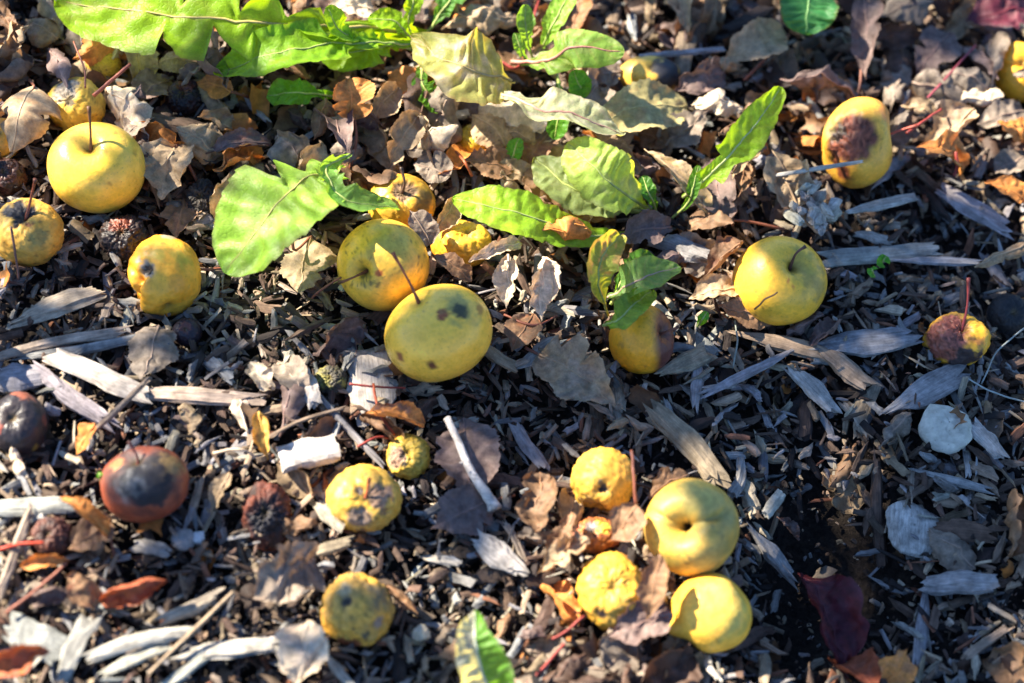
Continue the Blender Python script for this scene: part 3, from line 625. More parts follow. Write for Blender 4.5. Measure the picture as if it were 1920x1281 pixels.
def build_dry():
    D = dry_leaf
    D((66, 160), (22, 285), 150, "large domed tan leaf lit by sun at the edge", "tan", (1.8, 1.2), .5, .15, -1.0, -.9, crumple=.02, q=.6, short="the domed tan leaf", blotch=(.55, .28, .10), stalk=[(55, 150, .9)])
    D((318, 150), (248, 185), 78, "purple-grey flat leaf beside the black berry-like apple", "purple", (.5, .7), .15, .1, .4)
    D((437, 172), (370, 155), 48, "small bright orange oval leaf with a thin stalk", "orange", (1.0, 1.0), .2, -.3, .5, short="the orange oval leaf", stalk=[(465, 182, .6)], teeth=0)
    D((375, 120), (282, 128), 55, "jagged tan leaf arching under the largest dandelion leaf", "tan", (.8, .8), .5, .2, -.7)
    D((330, 262), (300, 372), 100, "crumpled tan leaf touching the clean yellow apple", "tan", (1.0, .8), .2, .1, .7, crumple=.09, short="the crumpled tan leaf", stalk=[(370, 340, .4)])
    D((420, 292), (330, 245), 80, "broad light tan leaf lying over a dark chip", "tan", (.8, 1.0), .25, -.2, -.5, crumple=.08)
    D((505, 270), (385, 290), 58, "purplish leaf with a folded reddish edge", "purple", (.7, .9), .35, .3, .9, blotch=(.3, .1, .06))
    D((278, 215), (232, 265), 60, "grey-brown leaf standing behind the clean apple", "grey", (.9, 1.2), .1, .4, .5)
    D((345, 372), (330, 445), 72, "flat brown leaf between clean and mummified apples", "brown", (.3, .5), .1, 0, .3)
    D((610, 182), (590, 262), 66, "rolled brown leaf standing on end below the small toothed leaf", "brown", (1.6, 1.0), .2, .2, -1.2)
    D((665, 225), (650, 148), 105, "orange-brown leaf with a long drooping red stalk", "orange", (1.8, 2.4), .3, .2, .8, blotch=(.42, .22, .08), short="the red-stalked orange leaf", stalk=[(668, 262, 1.6), (655, 325, .8)], mix=.6, crumple=.03)
    D((745, 165), (690, 235), 70, "pale brown leaf folded beside the orange-brown leaf", "tan", (1.5, 1.1), .3, -.5, 1.1)
    D((790, 212), (725, 318), 78, "long tan leaf with a sunlit turned-up edge", "tan", (1.5, .9), .3, -.35, .9, crumple=.05, short="the long tan leaf")
    D((845, 330), (775, 310), 72, "grey-brown cupped leaf above the brown-topped apple", "grey", (.9, .9), .2, .1, .6)
    D((950, 270), (885, 215), 82, "tan leaf lying flat near the deep hidden apple", "tan", (1.0, 1.1), .15, .1, -.4)
    D((1030, 250), (985, 320), 72, "dark red-brown leaf under the white-backed dandelion leaf", "brown", (.8, .7), .2, .3, .5, blotch=(.15, .04, .03))
    D((960, 320), (868, 300), 78, "brown leaf with a torn pale lip below the gap", "brown", (.8, .9), .2, .1, .5)
    D((975, 45), (830, 55), 78, "curled brown leaf with holes at the top of view", "tan", (1.2, 1.4), .6, .3, -.8, crumple=.09)
    D((1085, 0), (1070, 78), 70, "dark orange leaf behind the fuzzy green shoots", "brown", (1.2, 1.0), .2, .5, .5, blotch=(.4, .12, .03))
    D((1290, 200), (1105, 240), 110, "wide olive-tan withered leaf with reddish veins", "olive", (1.1, 1.5), .25, .1, .35, crumple=.05, short="the olive withered leaf", blotch=(.40, .22, .10))
    D((1165, 135), (1085, 150), 70, "grey leaf beside the half-black apple", "grey", (1.0, .9), .2, .1, .5)
    D((1385, 200), (1296, 198), 62, "small crumpled cream-coloured leaf in sunlight", "pale", (1.2, 1.3), .4, .2, -.7, crumple=.12, short="the crumpled cream leaf")
    D((1475, 70), (1358, 120), 90, "tan leaf folded along its stalk near the shaded green leaf", "tan", (.9, 1.1), .3, .1, .6, short="the folded tan leaf", stalk=[(1395, 150, .8)])
    D((1360, 140), (1258, 175), 72, "purple-brown leaf with a ruffled pale edge", "purple", (.9, 1.0), .3, -.3, .9, crumple=.08)
    D((1335, 408), (1205, 278), 66, "yellowish tan leaf twisted upright beside dandelion leaves", "tan", (.8, 2.0), .2, .5, .8, twist=.9, short="the twisted tan leaf", blotch=(.5, .32, .1), stalk=[(1400, 415, .6), (1470, 430, .5)])
    D((1165, 395), (1060, 412), 70, "brown shaded leaf beneath the pale green leaf", "brown", (.6, .9), .25, .2, .5)
    D((1262, 425), (1150, 455), 66, "mauve-brown leaf resting on a grey wood chunk", "purple", (1.2, 1.1), .3, -.2, .7)
    D((1392, 452), (1318, 525), 70, "dark chestnut curled leaf against the round shaded apple", "brown", (1.8, 1.0), .3, .7, 1.2, blotch=(.12, .03, .02), short="the chestnut curled leaf")
    D((1385, 545), (1290, 560), 64, "tan leaf with a bright sun spot below the chestnut leaf", "tan", (1.1, .8), .35, .3, .8)
    D((1450, 605), (1345, 575), 58, "brown leaf pushed under the round shaded apple", "brown", (.6, .9), .2, -.3, .6)
    D((580, 447), (560, 552), 105, "pointed toothed tan leaf below the broad dandelion leaf", "tan", (.9, .7), .12, .1, -.35, short="the pointed tan leaf", stalk=[(553, 470, 1.3), (548, 440, 1.8)], teeth=16)
    D((300, 612), (266, 716), 104, "heart-shaped grey-brown leaf below the golden apple", "grey", (.6, .9), .12, .05, -.3, short="the heart-shaped grey leaf", p=.62, teeth=18)
    D((1012, 668), (1152, 758), 118, "large flat tan-grey leaf right of the large spotted apple", "tan", (.6, .9), .25, .1, .6, short="the flat tan-grey leaf", crumple=.06, blotch=(.30, .22, .17), stalk=[(985, 652, .5)], p=.7)
    D((955, 478), (950, 578), 58, "pale upright curled leaf with a torn lower edge", "pale", (1.8, 1.0), .1, .4, 1.0, crumple=.06, short="the pale upright leaf")
    D((1020, 482), (1010, 600), 78, "pale crumpled leaf twisting to a point", "pale", (1.8, .8), .2, -.3, 1.2, twist=1.2, crumple=.09, short="the pale twisting leaf")
    D((978, 456), (876, 492), 44, "pale creased leaf lying over the folded apple", "pale", (1.8, 2.2), .2, -.2, 1.2, crumple=.07)
    D((1000, 590), (960, 660), 70, "russet torn leaf beneath the pale curled leaves", "brown", (.7, .6), .2, .2, .5, blotch=(.4, .14, .06))
    D((885, 528), (812, 478), 50, "smooth brown leaf wedged between three yellow apples", "brown", (1.4, 1.8), .2, .3, .7)
    D((812, 462), (770, 395), 62, "dark grey-brown leaf leaning on the brown-topped apple", "grey", (1.5, 2.2), .15, .3, .5, blotch=(.14, .10, .07))
    D((858, 282 + 90), (815, 442), 50, "tan leaf standing beside the brown-topped apple", "tan", (1.6, 1.2), .2, -.5, 1.0)
    D((885, 925), (868, 782), 132, "round purple-grey leaf crossed by a whitish stick", "purple", (.6, .8), .12, 0, .25, short="the round purple-grey leaf", p=.95, q=.65, teeth=12, stalk=[(905, 960, .5), (912, 985, .3)])
    D((930, 935), (805, 990), 100, "dull purple leaf lying flat below the whitish stick", "purple", (.5, .6), .1, .05, .3, short="the dull purple leaf", stalk=[(965, 928, .4)])
    D((795, 800), (684, 775), 66, "folded leaf orange inside above the olive apple", "orange", (.9, 1.1), .4, .6, 1.1, blotch=(.20, .12, .09), short="the orange-lined folded leaf", mix=.9)
    D((595, 1045), (480, 1120), 128, "big crinkled grey leaf near the knobbly ochre apple", "grey", (.8, 1.0), .3, -.2, .8, crumple=.1, short="the crinkled grey leaf")
    D((575, 1172), (560, 1285), 105, "pale scalloped leaf below the knobbly ochre apple", "pale", (1.0, .8), .15, .1, .6, crumple=.08, short="the pale scalloped leaf", q=.6, blotch=(.4, .3, .24))
    D((185, 1128), (315, 1090), 82, "glossy rust-orange curled leaf near bottom corner chips", "red", (.8, 1.6), .3, .7, 1.4, blotch=(.5, .18, .04), short="the rust-orange curled leaf")
    D((188, 1130), (122, 1080), 66, "brown lobe-shaped leaf joined to the rust-orange leaf", "brown", (.8, 1.2), .3, -.3, .8, blotch=(.3, .09, .05))
    D((212, 975), (130, 1030), 76, "flat maroon-brown leaf beside the dried rust-brown apple", "brown", (.6, .6), .1, 0, .3, blotch=(.2, .1, .08))
    D((208, 1010), (112, 932), 54, "golden-orange dried leaf pinned under the brown grey-topped apple", "orange", (.5, 1.3), .5, .5, 1.2, blotch=(.55, .30, .08), teeth=0, short="the golden dried leaf", stalk=[(215, 1045, .2)])
    D((180, 792), (142, 852), 50, "small flame-orange leaf standing among splinters", "orange", (1.4, .6), .1, .5, .5, blotch=(.35, .17, .06), short="the flame-orange leaf", teeth=0)
    D((485, 770), (500, 862), 50, "narrow peach-orange curled leaf upright in sunlight", "yellow", (1.6, .6), .25, .3, 1.1, blotch=(.6, .25, .08), short="the peach-orange leaf", teeth=0)
    D((1585, 1268), (1508, 1072), 150, "dark wine-red folded leaf in the shaded hollow", "darkred", (-.2, .9), .35, .35, 1.15, q=.85, p=.9, teeth=0, blotch=(.20, .03, .02), short="the wine-red leaf", crumple=.07)
    D((1570, 1235), (1640, 1300), 95, "rusty red leaf tip joined below the wine-red leaf", "red", (.0, .8), .3, -.3, .9)
    D((1660, 1290), (1705, 1218), 72, "peach-brown upright leaf at the bottom edge", "orange", (.3, 1.2), .2, .2, .5, blotch=(.45, .22, .12))
    D((-20, 1262), (95, 1218), 70, "fiery red-orange curled leaf in the bottom corner", "red", (.8, 1.2), .4, .4, 1.1, blotch=(.6, .2, .03), short="the fiery corner leaf")
    D((40, 1062), (130, 1050), 40, "slim orange leaf curled beside the red twig", "orange", (.7, 1.0), .4, .4, 1.1, teeth=0)
    D((1945, 452), (1828, 500), 60, "tan rolled-up leaf like a tube at the edge", "tan", (1.8, 1.4), .1, .2, -1.9, short="the tube-like tan leaf", blotch=(.48, .26, .11), teeth=0, q=.5)
    D((1935, 385), (1848, 342), 60, "orange leaf with a sunlit rim at the far edge", "orange", (1.2, 1.5), .2, .2, .9)
    D((1935, 20), (1812, 40), 105, "dark wine-purple leaf in the top corner", "darkred", (1.2, 1.0), .25, .1, .4, blotch=(.2, .09, .1), short="the wine-purple leaf")
    D((1622, -10), (1620, 148), 74, "twisted mauve leaf standing above the waisted apple", "purple", (1.6, 1.0), .2, .4, .9, twist=.9, short="the twisted mauve leaf", stalk=[(1612, 165, .8), (1590, 178, .4)])
    D((1780, 60), (1720, 145), 88, "grey-mauve leaf beside the wine-purple leaf", "purple", (1.0, .8), .2, .1, .4)
    D((1865, 175), (1755, 145), 66, "tan crinkled leaf between two-lobed and waisted apples", "grey", (1.2, 1.1), .35, -.2, -.8, crumple=.08)
    D((1830, 200), (1735, 290), 92, "large folded tan leaf pointing up beside the waisted apple", "tan", (2.2, .8), .2, .5, 1.0, crumple=.06, short="the folded upright leaf", blotch=(.24, .17, .14))
    D((1925, 210), (1832, 235), 62, "grey-brown leaf below the two-lobed apple", "grey", (.9, 1.0), .2, .2, .4)
    D((1745, 5), (1650, 30), 74, "light mauve leaf at the top edge near the twisted leaf", "grey", (1.1, 1.0), .2, .1, -.4)
    D((1925, 290), (1862, 325), 60, "shaded grey leaf above the orange edge leaf", "grey", (.8, .8), .2, .1, .4)
    D((1755, 215), (1690, 200), 46, "narrow curled tan leaf beside the red stem", "tan", (1.2, 1.1), .3, .3, 1.0)
    D((1235, 1040), (1215, 1165), 66, "brown leaf wrapped round the cluster's golden apple", "brown", (2.6, 1.6), .1, .3, .8, blotch=(.34, .20, .10), short="the wrapping brown leaf")
    D((1262, 1150), (1135, 1200), 92, "mauve-grey leaf lying at the foot of the cluster", "purple", (1.4, .9), .25, .1, .8, short="the mauve-grey leaf", crumple=.07)
    D((1195, 950), (1150, 1015), 78, "dark brown leaf between upper and lower cluster apples", "brown", (2.4, 1.7), .15, .2, .6)
    D((1105, 1010), (1010, 1075), 66, "tan tattered leaf below the split rust-red apple", "tan", (1.4, .9), .3, .3, 1.0, crumple=.1)
    D((1015, 885), (1000, 1010), 86, "brown standing leaf with a sunlit edge left of the cluster", "brown", (1.3, .9), .2, .3, .8, crumple=.08, short="the brown standing leaf")
    D((1075, 965), (1030, 1080), 56, "narrow brown leaf leaning by the brown standing leaf", "brown", (1.6, .8), .15, .5, 1.0, crumple=.09)
    D((1290, 890), (1215, 930), 62, "shaded russet leaf behind the deep-hollowed apple", "brown", (.9, .8), .15, .1, .4)
    D((430, 885), (395, 965), 44, "sunlit rose-tan leaf beside the brown grey-topped apple", "tan", (1.2, .6), .2, .4, .7)
    D((240, 20), (150, 60), 80, "brown curled leaf behind the dandelion leaf tip", "brown", (.8, 1.0), .3, .2, .7)
    D((110, 75), (45, 40), 78, "tan leaf curling in the top corner", "tan", (.7, .9), .35, .2, -.8)
    D((700, 20), (620, 10), 78, "bleached tan leaf at the top edge behind dandelions", "pale", (1.0, 1.2), .3, .2, .6)
    D((1195, 250), (1260, 275), 60, "dry brown leaf under the olive withered leaf", "brown", (.6, .7), .2, .2, .5)


build_dry()

# ------------------------------------------------------------------ dandelions
GRN = (.25, .46, .016); GR2 = (.10, .28, .03); PALEG = (.34, .42, .16)


def green_leaf(parent, pts, w, lobes, depth, base=GRN, roll=0., curl=.3, curl2=None, twist=0., wave=.10, veinn=9, rib=(.30, .36, .10), edge=(.16, .16, .03), blotch=None, crumple=.04, name="leaf", peak=.68, stalk=.12, tip=.5, face=.5, label=None, blo=.45, cuts=(), half=None, ribw=2.0):
    P = [ptz(x, y, z / 100) for (x, y, z) in pts]; s = mpp(P[1])
    nu, nv = 150, 21
    V, U, Vv, S = leaf_geo(P, w * s / 2, out_dandelion(lobes, depth, stalk, peak, tip, cuts), nu, nv, roll, curl, curl if curl2 is None else curl2, twist, wave, crumple, veinn, .05, face)
    K = leafcols(U, Vv, base, edge, np.array(base) * .7 + np.array(rib) * .3, veinn, blotch if blotch is not None else np.array(base) * [1.35, 1.2, 1.0], rng.uniform(0, 90, 3), .05, blo)
    if half is not None:
        m = sm(Vv, -.05, .12)[:, None] * .92; K = K * (1 - m) + np.array(half) * m
    o = mesh_obj(name, V, grid_faces(nu, nv), M_GREEN, K, parent=parent)
    if label: o["label"] = label
    G = V.reshape(nu, nv, 3)[:, nv // 2]
    tv, tf = tube(G[::5], [ribw * 1.5 * s, ribw * s, ribw * .3 * s], 6)
    me = mesh_obj("midrib", tv, tf, M_STALK, np.tile(np.array(rib), (len(tv), 1)), parent=None, loc=np.array(parent.location)); me.parent = o; me.location = (0, 0, 0)
    return o


def build_green():
    def plant(px, py, label, short=None, name="dandelion"):
        p = ptz(px, py, 0); e = empty(name, p); tag(e, label, "plant", "green weeds in the mulch")
        if short: LAND.append((px, py, short))
        return e
    e = plant(790, 75, "large dandelion with long toothed leaves along the top", "the large dandelion")
    green_leaf(e, [(800, 62, 1.5), (560, 45, 3.2), (330, 30, 3.6), (105, 2, 2.6)], 178, 7, .15, cuts=((.57, 1, .85, .034), (.70, 1, .6, .022), (.66, -1, .7, .03), (.45, 1, .85, .045), (.50, -1, .8, .04), (.36, 1, .8, .05), (.38, -1, .8, .05), (.26, -1, .8, .05), (.24, 1, .8, .05)), roll=-.15, curl=.35, wave=.14, rib=(.50, .38, .12), ribw=2.6, peak=.62, label="longest dandelion leaf, partly shaded, reaching the top corner")
    green_leaf(e, [(775, 85, 1.8), (660, 80, 2.6), (540, 95, 3.0), (402, 136, 2.0)], 112, 4, .15, cuts=((.47, -1, .85, .05), (.33, -1, .8, .05), (.18, -1, .7, .05), (.38, 1, .7, .04), (.22, 1, .6, .05)), roll=.15, curl=.75, wave=.10, peak=.55, base=(.19, .40, .02), label="broad smooth-tipped leaf in front of the longest one")
    green_leaf(e, [(770, 90, 1.5), (690, 75, 2.0), (640, 60, 3.0), (612, 12, 3.8)], 56, 3, .3, roll=.4, curl=.7)
    green_leaf(e, [(770, 92, 1.6), (725, 85, 2.0), (680, 95, 2.2), (600, 105, 1.8)], 80, 5, .65, roll=-.2, curl=.5)
    green_leaf(e, [(775, 80, 1.4), (765, 40, 2.4), (775, 5, 3.0), (780, -40, 3.4)], 36, 3, .5, roll=.3, curl=.5)
    green_leaf(e, [(800, 62, 1.4), (830, 20, 2.2), (850, -10, 2.6), (870, -50, 2.6)], 60, 4, .5, curl=.5, base=(.07, .22, .03))
    green_leaf(e, [(790, 90, 1.2), (760, 60, 2.2), (740, 40, 2.6), (690, 35, 2.6)], 46, 4, .6, curl=.6)
    green_leaf(e, [(640, 185, .8), (590, 175, 1.5), (550, 175, 1.6), (500, 178, 1.2)], 58, 4, .35, curl=.5, wave=.3, base=(.12, .32, .02), label="small wavy leaf lying below the larger ones")
    green_leaf(e, [(800, 100, 1.0), (790, 150, 1.8), (810, 180, 1.6), (835, 200, 1.2)], 60, 5, .5, curl=.5, base=(.09, .25, .02))
    e = plant(690, 320, "dandelion with one broad pale leaf and one curled green leaf", "the broad-leaved dandelion")
    green_leaf(e, [(640, 312, 1.6), (585, 330, 3.2), (510, 390, 3.8), (425, 508, 2.2)], 205, 5, .05, cuts=((.15, -1, .75, .05), (.33, -1, .85, .06), (.53, -1, .72, .06), (.18, 1, .75, .06), (.38, 1, .78, .05)), roll=.3, curl=.22, wave=.05, base=(.27, .50, .06), rib=(.40, .36, .10), peak=.55, tip=.55, stalk=.05, blotch=(.36, .54, .16), label="broad glowing leaf hanging over the pointed tan leaf", blo=.7)
    green_leaf(e, [(655, 290, 3.0), (612, 320, 3.6), (650, 375, 3.9), (748, 390, 3.0)], 80, 5, .65, roll=-.55, curl=.9, wave=.08, base=(.14, .30, .06), peak=.6, stalk=.03, label="leaf curled back on itself above the brown-topped apple")
    e = plant(1225, 402, "dandelion rosette with a bright smooth leaf pointing at apples", "the bright rosette")
    green_leaf(e, [(1215, 440, .6), (1090, 440, 1.6), (970, 400, 2.6), (848, 372, 2.4)], 92, 7, .20, roll=.1, curl=.30, wave=.06, base=(.26, .50, .03), peak=.62, stalk=.10, tip=.6, label="bright smooth lance-shaped leaf over the folded apple")
    green_leaf(e, [(1220, 395, .8), (1170, 360, 2.6), (1120, 320, 3.4), (1065, 268, 3.2)], 118, 6, .25, roll=-.2, curl=.45, base=(.34, .50, .09), peak=.55, tip=.6, stalk=.12, blotch=(.38, .45, .20), label="rounded pale green leaf", blo=.7)
    green_leaf(e, [(1200, 395, .8), (1130, 380, 1.6), (1060, 345, 2.0), (1000, 295, 1.8)], 100, 5, .2, roll=.2, curl=.3, base=(.20, .27, .10), blotch=(.30, .34, .17), peak=.55, tip=.6, label="dull grey-green leaf behind the pale one")
    green_leaf(e, [(1280, 370, 1.2), (1350, 310, 2.6), (1410, 240, 3.4), (1466, 165, 3.8)], 76, 5, .62, roll=.35, curl=.6, base=(.28, .52, .03), peak=.5, stalk=.06, rib=(.45, .50, .18), label="narrow yellow-green leaf reaching up over the chips")
    green_leaf(e, [(1232, 405, .6), (1225, 380, 1.5), (1215, 360, 2.0), (1205, 330, 2.2)], 34, 3, .3, curl=.5, base=(.06, .20, .02))
    green_leaf(e, [(1260, 410, .5), (1290, 380, 1.4), (1300, 350, 1.9), (1310, 310, 2.2)], 26, 3, .3, curl=.5, base=(.08, .24, .02))
    e = plant(1010, 150, "pale hairy plant with white-backed leaves and red stalks", "the white-backed plant")
    green_leaf(e, [(935, 175, 2.6), (1000, 200, 3.4), (1075, 215, 3.6), (1168, 250, 2.8)], 112, 3, .25, roll=-.55, curl=.5, base=(.42, .47, .27), blotch=(.58, .56, .42), rib=(.48, .24, .18), edge=(.40, .32, .2), peak=.5, stalk=.04, tip=.6, label="leaf turned over to show its white underside", blo=.9, ribw=2.8)
    green_leaf(e, [(960, 118, 1.8), (1030, 112, 3.0), (1075, 88, 4.0), (1172, 98, 4.2)], 84, 4, .35, roll=.15, curl=-.6, base=(.24, .42, .07), blotch=(.38, .46, .18), rib=(.5, .2, .15), peak=.55, label="pale arched leaf with a reddish stalk", ribw=2.8)
    green_leaf(e, [(1000, 118, 1.2), (990, 80, 2.6), (985, 50, 3.2), (985, 8, 3.8)], 40, 4, .4, roll=.3, curl=.5, base=(.16, .34, .06))
    green_leaf(e, [(1010, 110, 1.2), (1025, 70, 2.8), (1045, 30, 3.6), (1075, -25, 4.0)], 48, 3, .3, roll=-.2, curl=.5, base=(.22, .42, .05))
    green_leaf(e, [(1045, 140, 1.5), (1050, 180, 2.0), (1048, 215, 2.0), (1040, 262, 1.4)], 46, 3, .4, curl=.5, base=(.08, .26, .02))
    green_leaf(e, [(1080, 130, 1.5), (1085, 150, 2.2), (1088, 165, 2.2), (1075, 130, 2.8)], 50, 3, .3, curl=.5, base=(.08, .26, .02))
    green_leaf(e, [(1010, 130, 1.0), (985, 110, 2.0), (975, 90, 2.6), (965, 62, 3.0)], 24, 4, .6, curl=.5, base=(.14, .32, .05))
    e = plant(960, 150, "yellowing spotted leaf with a torn corner on a short stalk", "the yellowing leaf", name="yellowing_weed")
    green_leaf(e, [(962, 152, 2.2), (900, 135, 3.2), (850, 115, 3.6), (775, 75, 3.2)], 160, 3, .30, roll=.1, curl=.4, base=(.38, .40, .12), blotch=(.60, .56, .40), rib=(.42, .30, .12), edge=(.40, .26, .08), peak=.35, stalk=.02, tip=.9, blo=.8, crumple=.05, face=.6)
    e = plant(1150, 570, "withering dandelion tuft with browned tip above the half-brown apple", "the withering tuft")
    green_leaf(e, [(1140, 560, .8), (1170, 540, 2.2), (1210, 520, 2.8), (1275, 500, 2.6)], 86, 4, .2, roll=-.3, curl=.8, base=(.15, .29, .08), peak=.45, rib=(.42, .28, .2), label="leaf folded along its reddish rib")
    green_leaf(e, [(1140, 590, .8), (1122, 530, 2.6), (1130, 480, 3.2), (1165, 440, 2.6)], 74, 4, .3, roll=.4, curl=.8, base=(.28, .34, .06), blotch=(.52, .32, .12), peak=.5, label="yellowed leaf with brown tip", blo=.9)
    green_leaf(e, [(1130, 610, 1.6), (1160, 600, 2.4), (1190, 570, 2.6), (1225, 545, 2.2)], 60, 4, .35, roll=-.2, curl=.6, base=(.16, .32, .04), peak=.5)
    green_leaf(e, [(1145, 570, .8), (1170, 520, 1.6), (1195, 500, 1.8), (1225, 480, 1.6)], 60, 4, .4, curl=.4, base=(.07, .2, .02))
    e = plant(930, 1330, "upright dandelion leaf with a white underside at the bottom edge", "the bottom-edge leaf")
    green_leaf(e, [(935, 1330, .5), (905, 1260, 2.0), (890, 1200, 2.8), (888, 1144, 3.0)], 118, 4, .22, half=(.62, .62, .52), tip=1.0, roll=.1, curl=.9, base=(.14, .34, .05), blotch=(.10, .28, .03), peak=.30, stalk=.02, rib=(.6, .62, .5), edge=(.3, .4, .2), ribw=2.2)
    e = plant(1512, -40, "dark green rounded leaf in shade at the top edge", "the shaded round leaf", name="broadleaf_weed")
    green_leaf(e, [(1530, -60, 1.4), (1520, -20, 2.6), (1515, 20, 2.8), (1508, 66, 2.2)], 110, 12, .03, curl=.2, base=(.045, .20, .06), blotch=(.06, .23, .07), peak=.6, tip=.5, stalk=.02, rib=(.2, .4, .12))
    for k, (x, y, x2, y2, w, lb) in enumerate([(1638, 518, 1634, 502, 24, "tiny round seedling leaf among grey chips"), (1650, 500, 1662, 480, 26, "second tiny seedling leaf among grey chips"),
                                               (1308, 612, 1326, 585, 20, "small bright sprout beside the half-brown apple"), (955, 312, 972, 258, 34, "short bright green sprout below the white-backed leaf"),
                                               (888, 62, 918, 52, 30, "green leaf tip poking from under a curled brown leaf"), (190, 905, 186, 885, 12, "green sliver beside the brown grey-topped apple")]):
        e = plant(x, y, lb, name="seedling")
        green_leaf(e, [(x, y, .6), ((x + x2) / 2, (y + y2) / 2, 1.3), (x2, y2, 1.4)], w, 3, .1, curl=.4, base=(.10, .36, .03), peak=.5, stalk=.05)


build_green()

# ------------------------------------------------------------------ named wood pieces
GW = "wood chips in the mulch"


def chip(p0, p1, w, label, c="grey", th=.45, h=.3, h1=None, short=None, split=.17, bend=0., rag=.18, name="wood_chip", cat="wood chip", big=True, taper=.4, roll=None, excl=True, group=GW, wob=.06, exr=(2.2, 3.8), jit=.035):
    w *= .88; h -= .12
    A = ptz(p0[0], p0[1], h / 100); B = ptz(p1[0], p1[1], (h if h1 is None else h1) / 100); L = np.linalg.norm(B - A); s = mpp(A)
    V, F, g, col = chip_geo(L, w * s, max(w * s * th, .0012), 14 if big else 9, 10 if big else 6, wcol(c, .1), split, bend, taper, rag, wob, exr, jit)
    x = (B - A) / L; y = norm(np.cross([0, 0, 1.0], x)); z = np.cross(x, y); a = R.uniform(-.35, .35) if roll is None else roll
    y, z = y * math.cos(a) + z * math.sin(a), z * math.cos(a) - y * math.sin(a)
    Cn = (A + B) / 2; Wv = Cn + V @ np.stack([x, y, z])
    o = mesh_obj(name, Wv, F, M_WOOD, col, loc=Cn, smooth=False, attrs={"gco": g}); tag(o, label, cat, group)
    cx, cy = (p0[0] + p1[0]) / 2, (p0[1] + p1[1]) / 2
    if short: LAND.append((cx, cy, short))
    if excl: EXCL.append((cx, cy, max(abs(p0[0] - p1[0]), w) * .4, max(abs(p0[1] - p1[1]), w) * .4))
    return o


